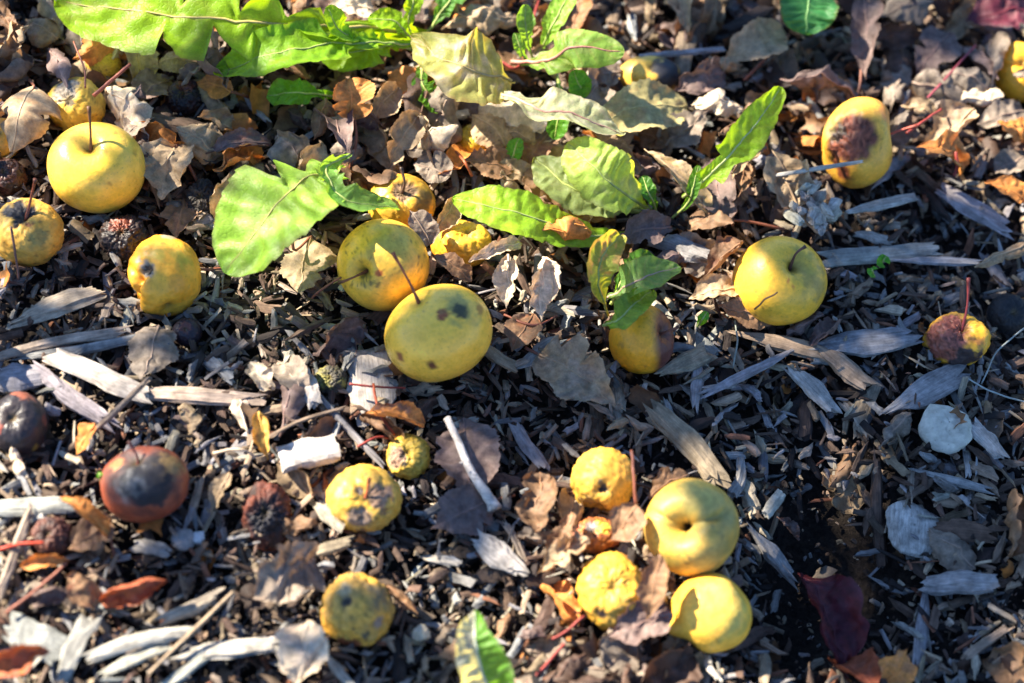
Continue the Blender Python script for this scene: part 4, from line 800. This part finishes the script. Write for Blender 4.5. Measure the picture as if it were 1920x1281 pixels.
def build_chips():
    K = chip
    K((35, 602), (172, 548), 58, "pale yellowish wood chip below the black-crowned apple", "pale", .4, .6, short="the pale yellowish chip", taper=.4)
    K((98, 668), (270, 742), 52, "long pale grey driftwood-like chip crossing under the heart-shaped leaf", "white", .4, .8, short="the long driftwood chip", split=.07)
    K((255, 738), (465, 748), 36, "long tan splinter ending in frayed tips", "pale", .5, .6, short="the frayed tan splinter")
    K((-15, 668), (210, 622), 22, "long thin grey-tan splinter reaching in from the edge", "pale", .6, .6)
    K((40, 672), (240, 640), 20, "thin grey splinter lying along a longer tan splinter", "grey", .6, .5)
    K((-20, 715), (85, 702), 60, "thick grey wood piece in front of the long driftwood chip", "grey", .5, .6)
    K((78, 705), (205, 795), 38, "curved grey branch piece behind the red-rimmed black apple", "grey", .8, .6, bend=.06, short="the curved grey branch")
    K((525, 862), (632, 838), 66, "blocky cream wood chip lit by sun", "white", .55, 1.0, short="the blocky cream chip", taper=.1, split=.03, rag=.05, roll=-.2)
    K((-20, 952), (160, 945), 38, "pale smooth wood stick beside the golden dried leaf", "white", .5, .7, short="the pale smooth stick")
    K((690, 665), (700, 790), 92, "broad whitish wood slab below the large spotted apple", "white", .22, .4, short="the broad whitish slab", split=.08)
    K((965, 800), (1015, 872), 30, "short grey square-ended chip in shaded soil", "grey", .5, .6)
    K((1232, 772), (1345, 892), 46, "brown split wood chip pointing at the deep-hollowed apple", "tan", .5, .8, short="the brown split chip", split=.2)
    K((1325, 738), (1478, 662), 20, "blue-grey narrow stick in the shade", "blue", .7, .7, short="the blue-grey stick")
    K((1320, 728), (1375, 724), 12, "thin pale splinter touching the blue-grey stick", "white", .6, .5)
    K((1490, 695), (1560, 765), 46, "chalky white wood piece in blue shade", "white", .5, .6, short="the chalky white piece")
    K((1675, 770), (1800, 700), 62, "broad grey chip above the pale stone", "grey", .3, .5, short="the broad grey chip")
    K((1828, 800), (1870, 845), 40, "forked pale chip beside the pale stone", "white", .3, .7, split=.3)
    K((1642, 868), (1650, 1038), 28, "upright-lying dark brown stick in bare soil", "brown", .8, .5, short="the dark brown stick")
    K((1722, 884), (1848, 918), 24, "grey splinter above the pale grained slab", "grey", .6, .5)
    K((1735, 1095), (1860, 1092), 50, "blue-grey lichened wood piece near the shaded hollow", "blue", .6, .7, short="the lichened wood piece", rag=.2)
    K((1540, 650), (1700, 632), 62, "layered grey bark piece below the round shaded apple", "grey", .4, .6, short="the layered grey bark", split=.2)
    K((1388, 625), (1560, 665), 34, "long brown-grey splinter below the round shaded apple", "tan", .4, .5)
    K((1540, 655), (1628, 722), 48, "tan rounded wood knob beside the layered grey bark", "tan", .5, .6)
    K((1245, 700), (1325, 662), 42, "small tan block beside the half-brown apple", "tan", .5, .6)
    K((1590, 398), (1715, 370), 30, "cream straight-edged splinter near the waisted apple", "white", .5, 1.2, short="the cream splinter", split=.04)
    K((1447, 330), (1617, 303), 9, "thin bleached stick resting on the waisted apple", "white", .9, 1.6, 2.6, name="twig", cat="twig", split=.02, excl=False)
    K((1545, 488), (1740, 468), 40, "long grey plank-like chip near the seedling", "grey", .3, .6, short="the grey plank-like chip")
    K((1690, 488), (1830, 492), 26, "grey splinter pointing at the tube-like leaf", "blue", .5, .7)
    K((1770, 360), (1880, 425), 58, "large blue-grey chip below the orange edge leaf", "grey", .3, .7, short="the large blue-grey chip")
    K((1240, 450), (1320, 482), 52, "weathered grey wood chunk under the mauve-brown leaf", "grey", .5, .9)
    K((265, 222), (375, 242), 44, "dark brown bark chip behind the clean apple", "brown", .5, .8)
    K((1200, 106), (1358, 92), 13, "straight grey twig above the half-black apple", "blue", .8, 1.4, name="twig", cat="twig", split=.03)
    K((1290, 30), (1275, 140), 42, "upright brown-grey slab near the straight grey twig", "tan", .3, .9, split=.05)
    K((1440, 20), (1370, 55), 40, "charcoal-blue wood chip near the top", "dark", .5, .9)
    K((172, 1228), (345, 1180), 30, "long cream splinter in the sunny bottom corner", "white", .6, .9, short="the long cream splinter")
    K((205, 1258), (312, 1208), 34, "cream chip lying below the long cream splinter", "white", .5, .7)
    K((305, 1165), (410, 1115), 28, "blue-shadowed cream stick beside the rust-orange leaf", "pale", .6, .8)
    K((350, 1225), (515, 1208), 46, "frayed whitish chip near the bottom edge", "white", .4, .7, short="the frayed whitish chip", split=.2)
    K((305, 1290), (380, 1235), 24, "whitish splinter at the bottom edge", "white", .5, .8)
    K((280, 1262), (435, 1112), 10, "thin tan twig slanting across bottom chips", "tan", .9, 1.2, name="twig", cat="twig", split=.03, excl=False)
    K((118, 1270), (165, 1165), 46, "grey upright splintered chip near the fiery corner leaf", "grey", .4, .7, split=.2)
    K((18, 1175), (115, 1225), 66, "dark ridged bark chip in the bottom corner", "grey", .4, .5, split=.15)
    K((897, 1012), (968, 1068), 56, "bright cream fan-shaped chip in full sun", "white", .35, .9, short="the fan-shaped cream chip", split=.25, taper=.5)
    K((0, 1108), (52, 970), 20, "pale broken stick in front of the dried rust-brown apple", "pale", .8, .8, split=.2)
    K((170, 815), (268, 722), 13, "thin grey twig leaning over the long driftwood chip", "tan", .9, 1.0, 1.6, name="twig", cat="twig", excl=False)
    K((600, 745), (705, 860), 14, "thin grey stick pointing at the olive apple", "grey", .9, .7, name="twig", cat="twig", short="the thin grey stick")
    K((500, 818), (635, 765), 9, "bent reddish-grey twig above the blocky cream chip", "tan", .9, .8, name="twig", cat="twig", excl=False)
    K((572, 700), (590, 755), 34, "upright pale chip beside the small olive rotten apple", "white", .5, .9)
    K((540, 635), (610, 600), 14, "brown stick under the speckled apple's shadow", "brown", .8, .8, name="twig", cat="twig")
    K((595, 950), (640, 985), 30, "sunlit cream chip beside the grey-patched apple", "pale", .6, .8)
    K((580, 1040), (655, 1015), 26, "grey-tan chip between the two lumpy ochre apples", "tan", .6, .7)
    K((1415, 1000), (1480, 1075), 40, "ragged grey bark beside the deep-hollowed apple", "grey", .4, .6, split=.25, rag=.25)
    K((1465, 925), (1435, 965), 26, "bright cream stub standing in shade", "white", .7, 1.0, split=.03)
    K((900, 650), (965, 690), 30, "tan-grey chip under the russet torn leaf", "tan", .5, .5)
    K((975, 690), (1040, 640), 40, "grey board-like piece leading under pale leaves", "grey", .4, .5)
    K((1760, 990), (1850, 1000), 46, "brown squarish chip beside the pale grained slab", "brown", .4, .5)
    K((1735, 1120), (1720, 1240), 28, "grey-blue flat stick near the bottom corner", "grey", .4, .4)
    K((1815, 1230), (1885, 1180), 22, "tan stick in the shaded bottom corner", "tan", .6, .5)
    # splintered pale cluster near the waisted apple: each stub a chip
    p = ptz(1525, 395, 0); e = empty("splintered_wood", p); tag(e, "white splintered wood lump with many stubs below the waisted apple", "wood lump")
    for i in range(22):
        a = R.uniform(0, 6.28); x = 1525 + 48 * math.cos(a) * R.random(); y = 392 + 46 * math.sin(a) * R.random(); b = R.uniform(0.3, 2.9); l = R.uniform(9, 18)
        o = K((x - l * math.cos(b), y + l * math.sin(b)), (x + l * math.cos(b), y - l * math.sin(b)), R.uniform(17, 30), None, "white", .85, R.uniform(.4, 2.0), R.uniform(.4, 2.2), split=.1, big=False, excl=False, name="stub", cat=None, group=None)
        o.parent = e; o.location = o.location - e.location
    LAND.append((1525, 395, "the splintered white bundle")); EXCL.append((1525, 395, 50, 50))


build_chips()


# whitish knobbly stick, red twigs, grass blades, stones
def twig(pts, rad, label, col, cat="twig", name="twig", mat=None, lump=.1, knobs=0):
    P = spline([ptz(x, y, z / 100) for x, y, z in pts], 18); s = mpp(P[0]) * (.8 if not knobs else 1); P = P + s * 2.2 * np.stack([noise3(np.stack([np.linspace(0, 3, 18) + q * 9 + pts[0][0], np.zeros(18), np.zeros(18)], 1)) for q in range(3)], 1); tv, tf = tube(P, [q * s for q in rad], 8, lump)
    GOFF[0] += .11
    o = mesh_obj(name, tv, tf, mat or M_STALK, np.tile(np.array(col, float), (len(tv), 1)) * (1 + rng.uniform(-.2, .2, (len(tv), 1))), loc=P[0], attrs={"gco": tv + GOFF[0]})
    tag(o, label, cat, "twigs and stalks on the mulch")
    for k in range(knobs):
        i = R.randrange(2, 16); d = norm(rng.normal(size=3) + [0, 0, .6]); q = P[i]
        kv, kf = tube(np.array([q, q + d * rad[0] * 1.1 * s, q + d * rad[0] * 1.9 * s]), [rad[0] * .6 * s, rad[0] * .5 * s, rad[0] * .15 * s], 6, .1)
        mesh_obj("bud_knob", kv, kf, mat or M_STALK, np.tile(np.array(col, float), (len(kv), 1)), parent=o, attrs={"gco": kv})
    return o


def build_twigs():
    twig([(838, 783, 1.4), (862, 835, 1.3), (882, 885, 1.2), (915, 930, .9), (928, 955, .8)], [7, 8, 8, 10, 14], "whitish knobbly stick lying across the round purple-grey leaf", (.58, .52, .46), mat=M_WOOD, knobs=6)
    LAND.append((880, 870, "the whitish knobbly stick"))
    R1 = (.26, .04, .03); R2 = (.22, .07, .04)
    for pts, rad, lb, c in [
        ([(1060, 1205, .8), (1025, 1245, .8), (985, 1290, .8)], [4.2, 3.6], "thick red stalk slanting off the bottom edge", R1),
        ([(1095, 1155, 1.0), (1060, 1185, .9), (1035, 1198, .8)], [3, 3.2], "short red stalk below the leaf-wrapped golden apple", R1),
        ([(0, 1030, .8), (40, 1020, .9), (82, 1018, 1.0)], [5, 4], "bright red stalk at the edge by the dried apple", (.45, .05, .02)),
        ([(12, 1150, .8), (70, 1105, .9), (125, 1055, 1.1)], [5, 4], "bent rusty twig above the dark bark chip", R2),
        ([(700, 720, 1.0), (712, 775, 1.2), (740, 815, .8)], [3.5, 3], "thin rust-red stalk crossing the whitish slab", (.42, .08, .03)),
        ([(655, 720, .9), (700, 725, 1.0), (760, 728, .8)], [3, 2.5], "thin dark red stalk lying level on the whitish slab", R1),
        ([(670, 838, .6), (705, 820, .7), (730, 822, .6)], [3, 3], "short red stalk beside the olive apple", R1),
        ([(1192, 945, 2.0), (1188, 890, 2.4), (1184, 845, 2.4)], [4, 4], "upright red-brown stalk beside the black-eyed apple", R2),
        ([(1700, 250, 2.2), (1735, 225, 2.4), (1765, 205, 2.0)], [4, 3], "pinkish stalk pointing from the waisted apple", R1),
        ([(1722, 205, 1.2), (1770, 150, 1.4), (1830, 85, 1.6)], [3, 2.5], "long thin magenta stalk under the wine-purple leaf", (.26, .05, .07)),
        ([(1790, 330, 1.6), (1795, 310, 1.8), (1792, 285, 2.0)], [4, 4], "short upright red stalk near the folded upright leaf", R1),
        ([(175, 180, 1.6), (210, 150, 2.0), (245, 120, 2.4)], [5, 4], "red-brown stalk jutting from the grey-capped apple", (.34, .09, .05)),
        ([(160, 165, 1.8), (158, 130, 2.0), (138, 78, 2.2)], [2.5, 2], "thin curved brown stalk over the sooty buried apple", R2),
        ([(20, 425, 2.0), (28, 470, 1.4), (35, 525, .6)], [3, 3], "thin dark stalk hanging before the black-crowned apple", (.10, .05, .04)),
        ([(1415, 580, 2.4), (1435, 562, 3.0), (1458, 548, 3.2)], [2.5, 2], "thin brown stalk lying on the round shaded apple", (.22, .11, .04)),
        ([(1010, 0, .8), (975, 120, 1.4), (940, 118, 1.5)], [3, 4], "reddish stalk of the white-backed plant", R1),
        ([(885, 330, 1.0), (872, 305, 1.4), (855, 285, 1.0)], [3.5, 3], "rusty stalk in the gap above the folded apple", (.35, .09, .03)),
        ([(290, 490, .6), (380, 505, .7), (430, 500, .6)], [4, 3], "reddish stalk behind the golden apple", R2),
        ([(945, 590, .7), (1000, 610, .9), (1045, 592, .9)], [3, 2.5], "brown curved stalk under the pale curled leaves", R2),
        ([(400, 850, .7), (450, 842, 1.2), (480, 858, .8)], [4, 3], "arched pale stalk beside the peach-orange leaf", (.45, .34, .24)),
        ([(1840, 720, .4), (1870, 660, .7), (1925, 612, .8)], [2, 2], "thin grey grass stem beside the shrunken apple", (.30, .33, .30)),
        ([(1815, 710, .5), (1860, 735, .6), (1925, 755, .5)], [2, 2], "thin pale grass stem above the forked chip", (.33, .36, .33)),
        ([(1375, 690, .4), (1382, 640, .6), (1378, 600, .5)], [2.5, 2], "dry grey-green stem below the round shaded apple", (.25, .28, .24)),
        ([(640, 520, 1.8), (600, 545, 1.3), (585, 560, .9)], [2.5, 2.5], "fine stalk beside the speckled apple", R2),
    ]:
        twig(pts, rad, lb, c)


build_twigs()


def stone(px, py, rx, ry, label, short, col, flat=.45, ang=0., slab=False):
    C = ptz(px, py, .004); s = mpp(C); n = 26; m = 36; so = rng.uniform(0, 40, 3)
    th = np.linspace(.02, math.pi - .02, n); ph = np.linspace(0, 2 * math.pi, m, endpoint=False); TH, PH = np.meshgrid(th, ph, indexing='ij')
    d = np.stack([np.sin(TH) * np.cos(PH), np.sin(TH) * np.sin(PH), np.cos(TH)], -1).reshape(-1, 3)
    k = 1 + .10 * fbm(d * 1.6 + so, 2)
    for q in range(7):
        a = norm(rng.normal(size=3)); lim = R.uniform(.72, .86); dd = d @ a; k = np.where(dd * k > lim, lim / np.maximum(dd, .01), k)
    p = d * k[:, None] * [rx * s, ry * s, min(rx, ry) * s * flat] + .0004 * fbm(d * 6 + so, 3)[:, None]
    c, sn = math.cos(ang), math.sin(ang); V = C + p @ np.array([[c, sn, 0], [-sn, c, 0], [0, 0, 1]])
    K = np.tile(np.array(col, float), (len(V), 1)) * (1 + .25 * fbm(d * 3 + so, 3))[:, None]
    o = mesh_obj("wood_piece" if slab else "pale_stone", V, grid_faces(n, m, True), M_WOOD if slab else M_SKIN, K, loc=[C[0], C[1], rz(C)], attrs={"rough": np.full(len(V), .6), "gco": (V - C) @ np.array([[0, 1, 0], [1, 0, 0], [0, 0, 1.]])})
    tag(o, label, "wood piece" if slab else "stone", None if slab else "small stones in the mulch"); LAND.append((px, py, short)); EXCL.append((px, py, rx * .9, ry * .9))


stone(1772, 803, 54, 52, "large rounded pale stone below the broad grey chip", "the large pale stone", (.50, .47, .38))
stone(1711, 990, 54, 60, "pale rounded wood slab with fine grain on dark soil", "the pale grained slab", (.42, .40, .36), .26, .15, True)
stone(790, 1187, 18, 17, "small round cream pebble near the knobbly ochre apple", "the round cream pebble", (.55, .46, .33), .8)
stone(372, 1008, 14, 13, "small bluish-white pebble below the brown apple", "the bluish pebble", (.55, .56, .56), .8)
stone(345, 1012, 24, 22, "grey rough pebble beside the bluish-white pebble", "the grey rough pebble", (.25, .23, .22), .7)

# ------------------------------------------------------------------ scattered dry leaves (each its own thing)
def free(px, py, m=1.0):
    return all(((px - a) / (b * m + 4)) ** 2 + ((py - c) / (d * m + 4)) ** 2 > 1 for a, c, b, d in EXCL)


SEEN = set()


def where(head, px, py):
    q = [l[2] for l in sorted(LAND, key=lambda l: (l[0] - px) ** 2 + (l[1] - py) ** 2)[:4]]
    for i, j in ((0, 1), (0, 2), (1, 2), (0, 3), (1, 3)):
        for w in (" near ", " beside ", " close to "):
            t = head + w + q[i] + " and " + q[j]
            if len(t.split()) > 16: t = head + w + q[i]
            if t not in SEEN and len(t.split()) <= 16: SEEN.add(t); return t
    return t


def leaf_density(x, y):
    d = 0.05
    if y < 430 and x < 1350: d = 1.0
    if x >= 1350 and y < 330: d = .75
    if 280 < x < 900 and y > 350: d = .12
    if x < 560 and y > 330: d = .08
    if 1000 < x < 1300 and 380 < y < 520: d = .5
    if 980 < x < 1260 and y > 930: d = .5
    return d


def build_leaf_scatter():
    n = 0; tries = 0; cn = dict(tan="tan", pale="bleached", grey="grey-brown", purple="mauve-brown", brown="brown", dark="dark brown", orange="orange-brown")
    while n < 212 and tries < 6000:
        tries += 1; x, y = R.uniform(-60, 1980), R.uniform(-70, 1330)
        if R.random() > leaf_density(x, y) or not free(x, y, .95): continue
        c = R.choices(["tan", "grey", "purple", "brown", "dark", "pale", "orange"], [4.5, 5, 3.2, 4, 2.6, 1.2, .8])[0]
        a = R.uniform(0, 6.28); L = R.uniform(60, 132); w = L * R.uniform(.55, .95); dx, dy = math.cos(a) * L / 2, math.sin(a) * L / 2
        cu = R.choice([-1, 1, 1]) * R.uniform(.5, 2.1)
        shp = "tightly curled" if abs(cu) > 1.5 else ("curled" if abs(cu) > .9 else "cupped")
        low = y > 450
        dry_leaf((x - dx, y - dy), (x + dx, y + dy), w, where(f"{shp} {cn[c]} dead leaf", x, y), c, (R.uniform(.0, .6 if low else 1.0), R.uniform(.1, .9 if low else 2.2)), R.uniform(0, .55), R.uniform(-.85, .85), cu, p=R.uniform(.6, 1.1), q=R.uniform(.5, 1.0), teeth=R.choice([0, 14, 22, 30]), crumple=R.uniform(.06, .13), twist=R.uniform(-.7, .7), hi=False, stalk=None)
        EXCL.append((x, y, L * .22, L * .22)); n += 1


build_leaf_scatter()

# ------------------------------------------------------------------ scattered wood chips: the largest as things, the rest as stuff
def pit(px, py):
    return max(0, 1 - math.hypot((px - 1560) / 175, (py - 1060) / 235)) * 2.4


CN = dict(grey="grey", pale="pale tan", tan="tan", brown="brown", dark="blackish", white="cream", blue="blue-grey", red="russet")


def build_chip_scatter():
    n = 0; tries = 0
    while n < 225 and tries < 8000:
        tries += 1; x, y = R.uniform(-20, 1940), R.uniform(-20, 1300)
        if not free(x, y, 1.0) or R.random() < pit(x, y): continue
        if leaf_density(x, y) > .6 and R.random() < .55: continue
        c = R.choices(["grey", "pale", "tan", "brown", "dark", "white", "blue"], [6, 2, 3, 4.5, 2, 1.4, 2.4])[0]
        L = R.uniform(32, 76) * (1 if R.random() < .85 else 1.4); w = min(L * R.uniform(.18, .58), 34); a = R.uniform(0, 3.14); dx, dy = math.cos(a) * L / 2, math.sin(a) * L / 2
        h = R.uniform(-.3, .45)
        sh_ = "long thin" if L / w > 4.5 else ("narrow" if L / w > 3 else ("stubby" if L < 75 else "broad"))
        chip((x - dx, y - dy), (x + dx, y + dy), w, where(f"{sh_} {CN[c]} wood chip", x, y), c, R.uniform(.3, .8), h, h + R.uniform(-.5, .5), split=R.uniform(.06, .26), bend=R.uniform(-.05, .05), rag=R.uniform(.08, .22), taper=.55, wob=.1, exr=(1.8, 3.4), jit=.05, excl=False, roll=R.uniform(-.5, .5), big=R.random() < .6)
        EXCL.append((x, y, L * .2, L * .2)); n += 1


build_chip_scatter()


def scatter_mesh(n, bounds, sizes, kinds, wts, zr, shapes, keep, ns, nr, tilt):
    protos = [chip_geo(1.0, 1.0, 1.0, ns, nr, (1, 1, 1), R.uniform(.02, .12), R.gauss(0, .03), R.choice([.05, .15, .28, .5]), R.uniform(.06, .18), .12, (2.0, 3.6), .06) for _ in range(90)]
    cols = np.array([wcol(k, .35) * (.76 if k in ('white', 'pale', 'grey', 'blue') else .9) for k in R.choices(kinds, wts, k=400)])
    px = rng.uniform(bounds[0], bounds[1], n); py = rng.uniform(bounds[2], bounds[3], n)
    ok = np.array([keep(a, b) for a, b in zip(px, py)]); px = px[ok]; py = py[ok]; n = len(px)
    d = f0[None] + CR[None] * ((px - 960) / 960 * TANH)[:, None] + CU[None] * ((640.5 - py) / 960 * TANH)[:, None]
    t = -CPOS[2] / d[:, 2]; P = CPOS + d * t[:, None]; s = t * TANH / 960
    L, W, T = shapes(n); pid = rng.integers(0, 90, n)
    yaw = rng.uniform(0, 6.283, n); pit_ = rng.normal(0, tilt, n); rol = rng.uniform(-.7, .7, n)
    cz, sz, cp, sp, cr, sr = np.cos(yaw), np.sin(yaw), np.cos(pit_), np.sin(pit_), np.cos(rol), np.sin(rol)
    RM = np.stack([np.stack([cz * cp, cz * sp * sr - sz * cr, cz * sp * cr + sz * sr], 1), np.stack([sz * cp, sz * sp * sr + cz * cr, sz * sp * cr - cz * sr], 1), np.stack([-sp, cp * sr, cp * cr], 1)], 1)
    z = rza(P[:, 0], P[:, 1]) + rng.uniform(zr[0], zr[1], n)
    nv = len(protos[0][0]); PV = np.stack([p[0] for p in protos]); F0 = protos[0][1]
    loc = PV[pid] * (np.stack([L, W, T], 1) * s[:, None])[:, None]
    V = np.einsum('nij,nkj->nki', RM, loc) + np.stack([P[:, 0], P[:, 1], z], 1)[:, None]
    G = loc + rng.uniform(0, 3, (n, 1, 3)); K = cols[rng.integers(0, 400, n)][:, None] * (1 + rng.uniform(-.16, .16, (n, nv, 1)))
    q = [f for f in F0 if len(f) == 4]; tr = [f for f in F0 if len(f) == 3]; off = np.arange(n) * nv
    F = (np.array(q)[None] + off[:, None, None]).reshape(-1, 4).tolist() + (np.array(tr)[None] + off[:, None, None]).reshape(-1, 3).tolist()
    return V.reshape(-1, 3), F, G.reshape(-1, 3), K.reshape(-1, 3)


def build_stuff():
    kinds = ["grey", "pale", "tan", "brown", "dark", "white", "blue", "red"]

    def shp(n):
        k = rng.integers(0, 6, n); L = np.where(k < 3, rng.uniform(22, 60, n), np.where(k < 4, rng.uniform(12, 30, n), rng.uniform(18, 50, n)))
        W = np.where(k < 3, rng.uniform(7, 19, n), np.where(k < 4, rng.uniform(6, 14, n), rng.uniform(3.5, 8, n))); W = np.minimum(W, L * .5); return L, W, W * rng.uniform(.4, .95, n)

    def keep(a, b):
        if not (-60 < a < 1980 and -60 < b < 1340) and R.random() < .35: return False
        return R.random() > pit(a, b) * .78
    V, F, G, K = scatter_mesh(26000, (-600, 2520, -550, 1800), None, kinds, [4.6, 2.0, 6.2, 8.5, 2.8, .8, 1.2, 1.0], (-.0068, .0050), shp, keep, 7, 5, .36)
    o = mesh_obj("wood_litter", V, F, M_WOOD, K, smooth=False, attrs={"gco": G})
    tag(o, "fine wood splinters and bark bits covering the soil", "wood litter", kind="stuff")

    def shc(n):
        L = rng.uniform(4, 13, n); return L, L * rng.uniform(.5, .95, n), L * rng.uniform(.4, .85, n)
    V, F, G, K = scatter_mesh(14000, (-400, 2320, -350, 1620), None, ["dark", "brown", "tan", "pale", "grey"], [7, 6, 1.8, .8, 1.5], (-.0090, .0036), shc, lambda a, b: True, 5, 3, .5)
    o = mesh_obj("soil_crumbs", V, F, M_WOOD, K, smooth=False, attrs={"gco": G})
    tag(o, "dark soil crumbs and tiny wood specks between the chips", "soil crumbs", kind="stuff")


def build_scraps():
    Vs, Fs, Ks = [], [], []; off = 0; n = 0
    while n < 1300:
        x, y = R.uniform(-300, 2200), R.uniform(-300, 1550)
        if R.random() > max(.10, leaf_density(x, y)): continue
        n += 1; c = at(x, y, 0); s = mpp(c); c[2] = rz(c) + R.uniform(-.004, .007); L = R.uniform(10, 34) * s
        u, v = np.meshgrid(np.linspace(-1, 1, 5), np.linspace(-1, 1, 5), indexing='ij'); u = u.ravel(); v = v.ravel(); k = R.uniform(.3, 1.3) * R.choice([-1, 1])
        rr = 1 + rng.uniform(-.25, .25, 25); p = np.stack([u * L * rr, np.sin(k * v) / k * L * .8 * rr, (1 - np.cos(k * v)) / k * L + rng.uniform(-.12, .12, 25) * L], 1)
        V = p @ rotm(R.uniform(0, 6.28), R.gauss(0, .5), R.gauss(0, .6)).T + c
        Vs.append(V); Fs += [[i + off for i in f] for f in grid_faces(5, 5)]; off += 25
        b = np.array(LC[R.choice(["tan", "grey", "purple", "brown", "brown", "dark", "dark", "orange"])]) * R.uniform(.4, .9); Ks.append(np.tile(b, (25, 1)) * (1 + rng.uniform(-.2, .2, (25, 1))))
    o = mesh_obj("leaf_scraps", np.vstack(Vs), Fs, M_DRY, np.vstack(Ks)); tag(o, "small torn scraps of dead leaf strewn between the chips", "leaf scraps", kind="stuff")


build_stuff()
build_scraps()

# ------------------------------------------------------------------ unseen stand-in shrub, added with leaves placed to dapple the bed
SHADE = [  # (px, py, rx, ry, leaves) patches of shade seen on the bed
    (1755, 640, 245, 300, 68), (1760, 1050, 250, 260, 56), (1620, 1080, 100, 170, 34), (1150, 720, 200, 70, 24), (1050, 790, 260, 60, 22), (1580, 120, 330, 120, 28), (110, 40, 130, 45, 7),
    (880, 980, 130, 50, 8), (300, 1060, 200, 40, 5), (560, 330, 120, 60, 5), (120, 620, 120, 40, 4), (860, 760, 170, 50, 8), (420, 640, 120, 40, 4), (760, 1230, 140, 60, 5), (1320, 700, 120, 80, 8)]


def build_shrub():
    root_p = at(-900, 300, 0) + sh * 0.45; root_p[2] = 0.0
    root = empty("stand_in_shrub", root_p); tag(root, "unseen stand-in shrub with leaves placed to throw dappled shade over the mulch", "shrub")
    Vs, Fs, Ks = [], [], []; off = 0; tips = []
    for (px, py, rx, ry, cnt) in SHADE:
        for k in range(cnt):
            a = R.uniform(0, 6.28); q = math.sqrt(R.random()); P = at(px + rx * q * math.cos(a), py + ry * q * math.sin(a), 0.004)
            want = root_p + sh * 0 ; dist = np.dot(want - P, sh) / math.cos(SUN_EL) + R.uniform(-.10, .16)
            c = P + TOSUN * dist; L = R.uniform(.018, .036)
            ax = norm(rng.normal(size=3) * [1, 1, .5]); nr = norm(rng.normal(size=3) + TOSUN * 1.2); sd = norm(np.cross(nr, ax)); ax = np.cross(sd, nr)
            nu = 7
            for i in range(nu):
                u = i / (nu - 1); w = .30 * L * math.sin(math.pi * min(.999, u * .96 + .02)) ** .8
                m = c + ax * (u - .5) * L + nr * (-.10 * L * (u - .5) ** 2 * 4)
                Vs += [m - sd * w + nr * w * .3, m, m + sd * w + nr * w * .3]
            for i in range(nu - 1):
                b = off + i * 3; Fs += [[b, b + 1, b + 4, b + 3], [b + 1, b + 2, b + 5, b + 4]]
            g = R.uniform(.75, 1.25); Ks += [[.07 * g, .16 * g, .025 * g]] * (nu * 3); off += nu * 3
            tips.append(c - ax * L * .5)
    mesh_obj("crown", np.array(Vs), Fs, M_GREEN, np.array(Ks), parent=root)
    # stems: cluster the tips, one main stem to each cluster centre and a thin twig to each leaf
    tips = np.array(tips); n = 14; cent = tips[rng.choice(len(tips), n, replace=False)]
    for it in range(6):
        d = ((tips[:, None] - cent[None]) ** 2).sum(2).argmin(1)
        for k in range(n):
            if (d == k).any(): cent[k] = tips[d == k].mean(0)
    TV, TF = [], []; o2 = 0
    for k in range(n):
        hub = cent[k] - TOSUN * 0.0 + [0, 0, -.03]
        mid = root_p * .45 + hub * .55 + [R.uniform(-.03, .03), R.uniform(-.03, .03), .03]
        P = spline([root_p + rng.normal(size=3) * [.015, .015, 0], mid, hub], 14); tv, tf = tube(P, [.004, .003, .0014], 6, .05)
        TV.append(tv); TF += [[i + o2 for i in f] for f in tf]; o2 += len(tv)
        for t in tips[d == k]:
            P = spline([hub, hub * .4 + t * .6 + rng.normal(size=3) * .006, t], 6); tv, tf = tube(P, [.0009, .0005], 4)
            TV.append(tv); TF += [[i + o2 for i in f] for f in tf]; o2 += len(tv)
    TV = np.vstack(TV); mesh_obj("branches", TV, TF, M_STALK, np.tile([.13, .09, .06], (len(TV), 1)), parent=root)


build_shrub()
print("objects", len(bpy.data.objects), "tris", sum(sum(len(p.vertices) - 2 for p in m.polygons) for m in bpy.data.meshes))
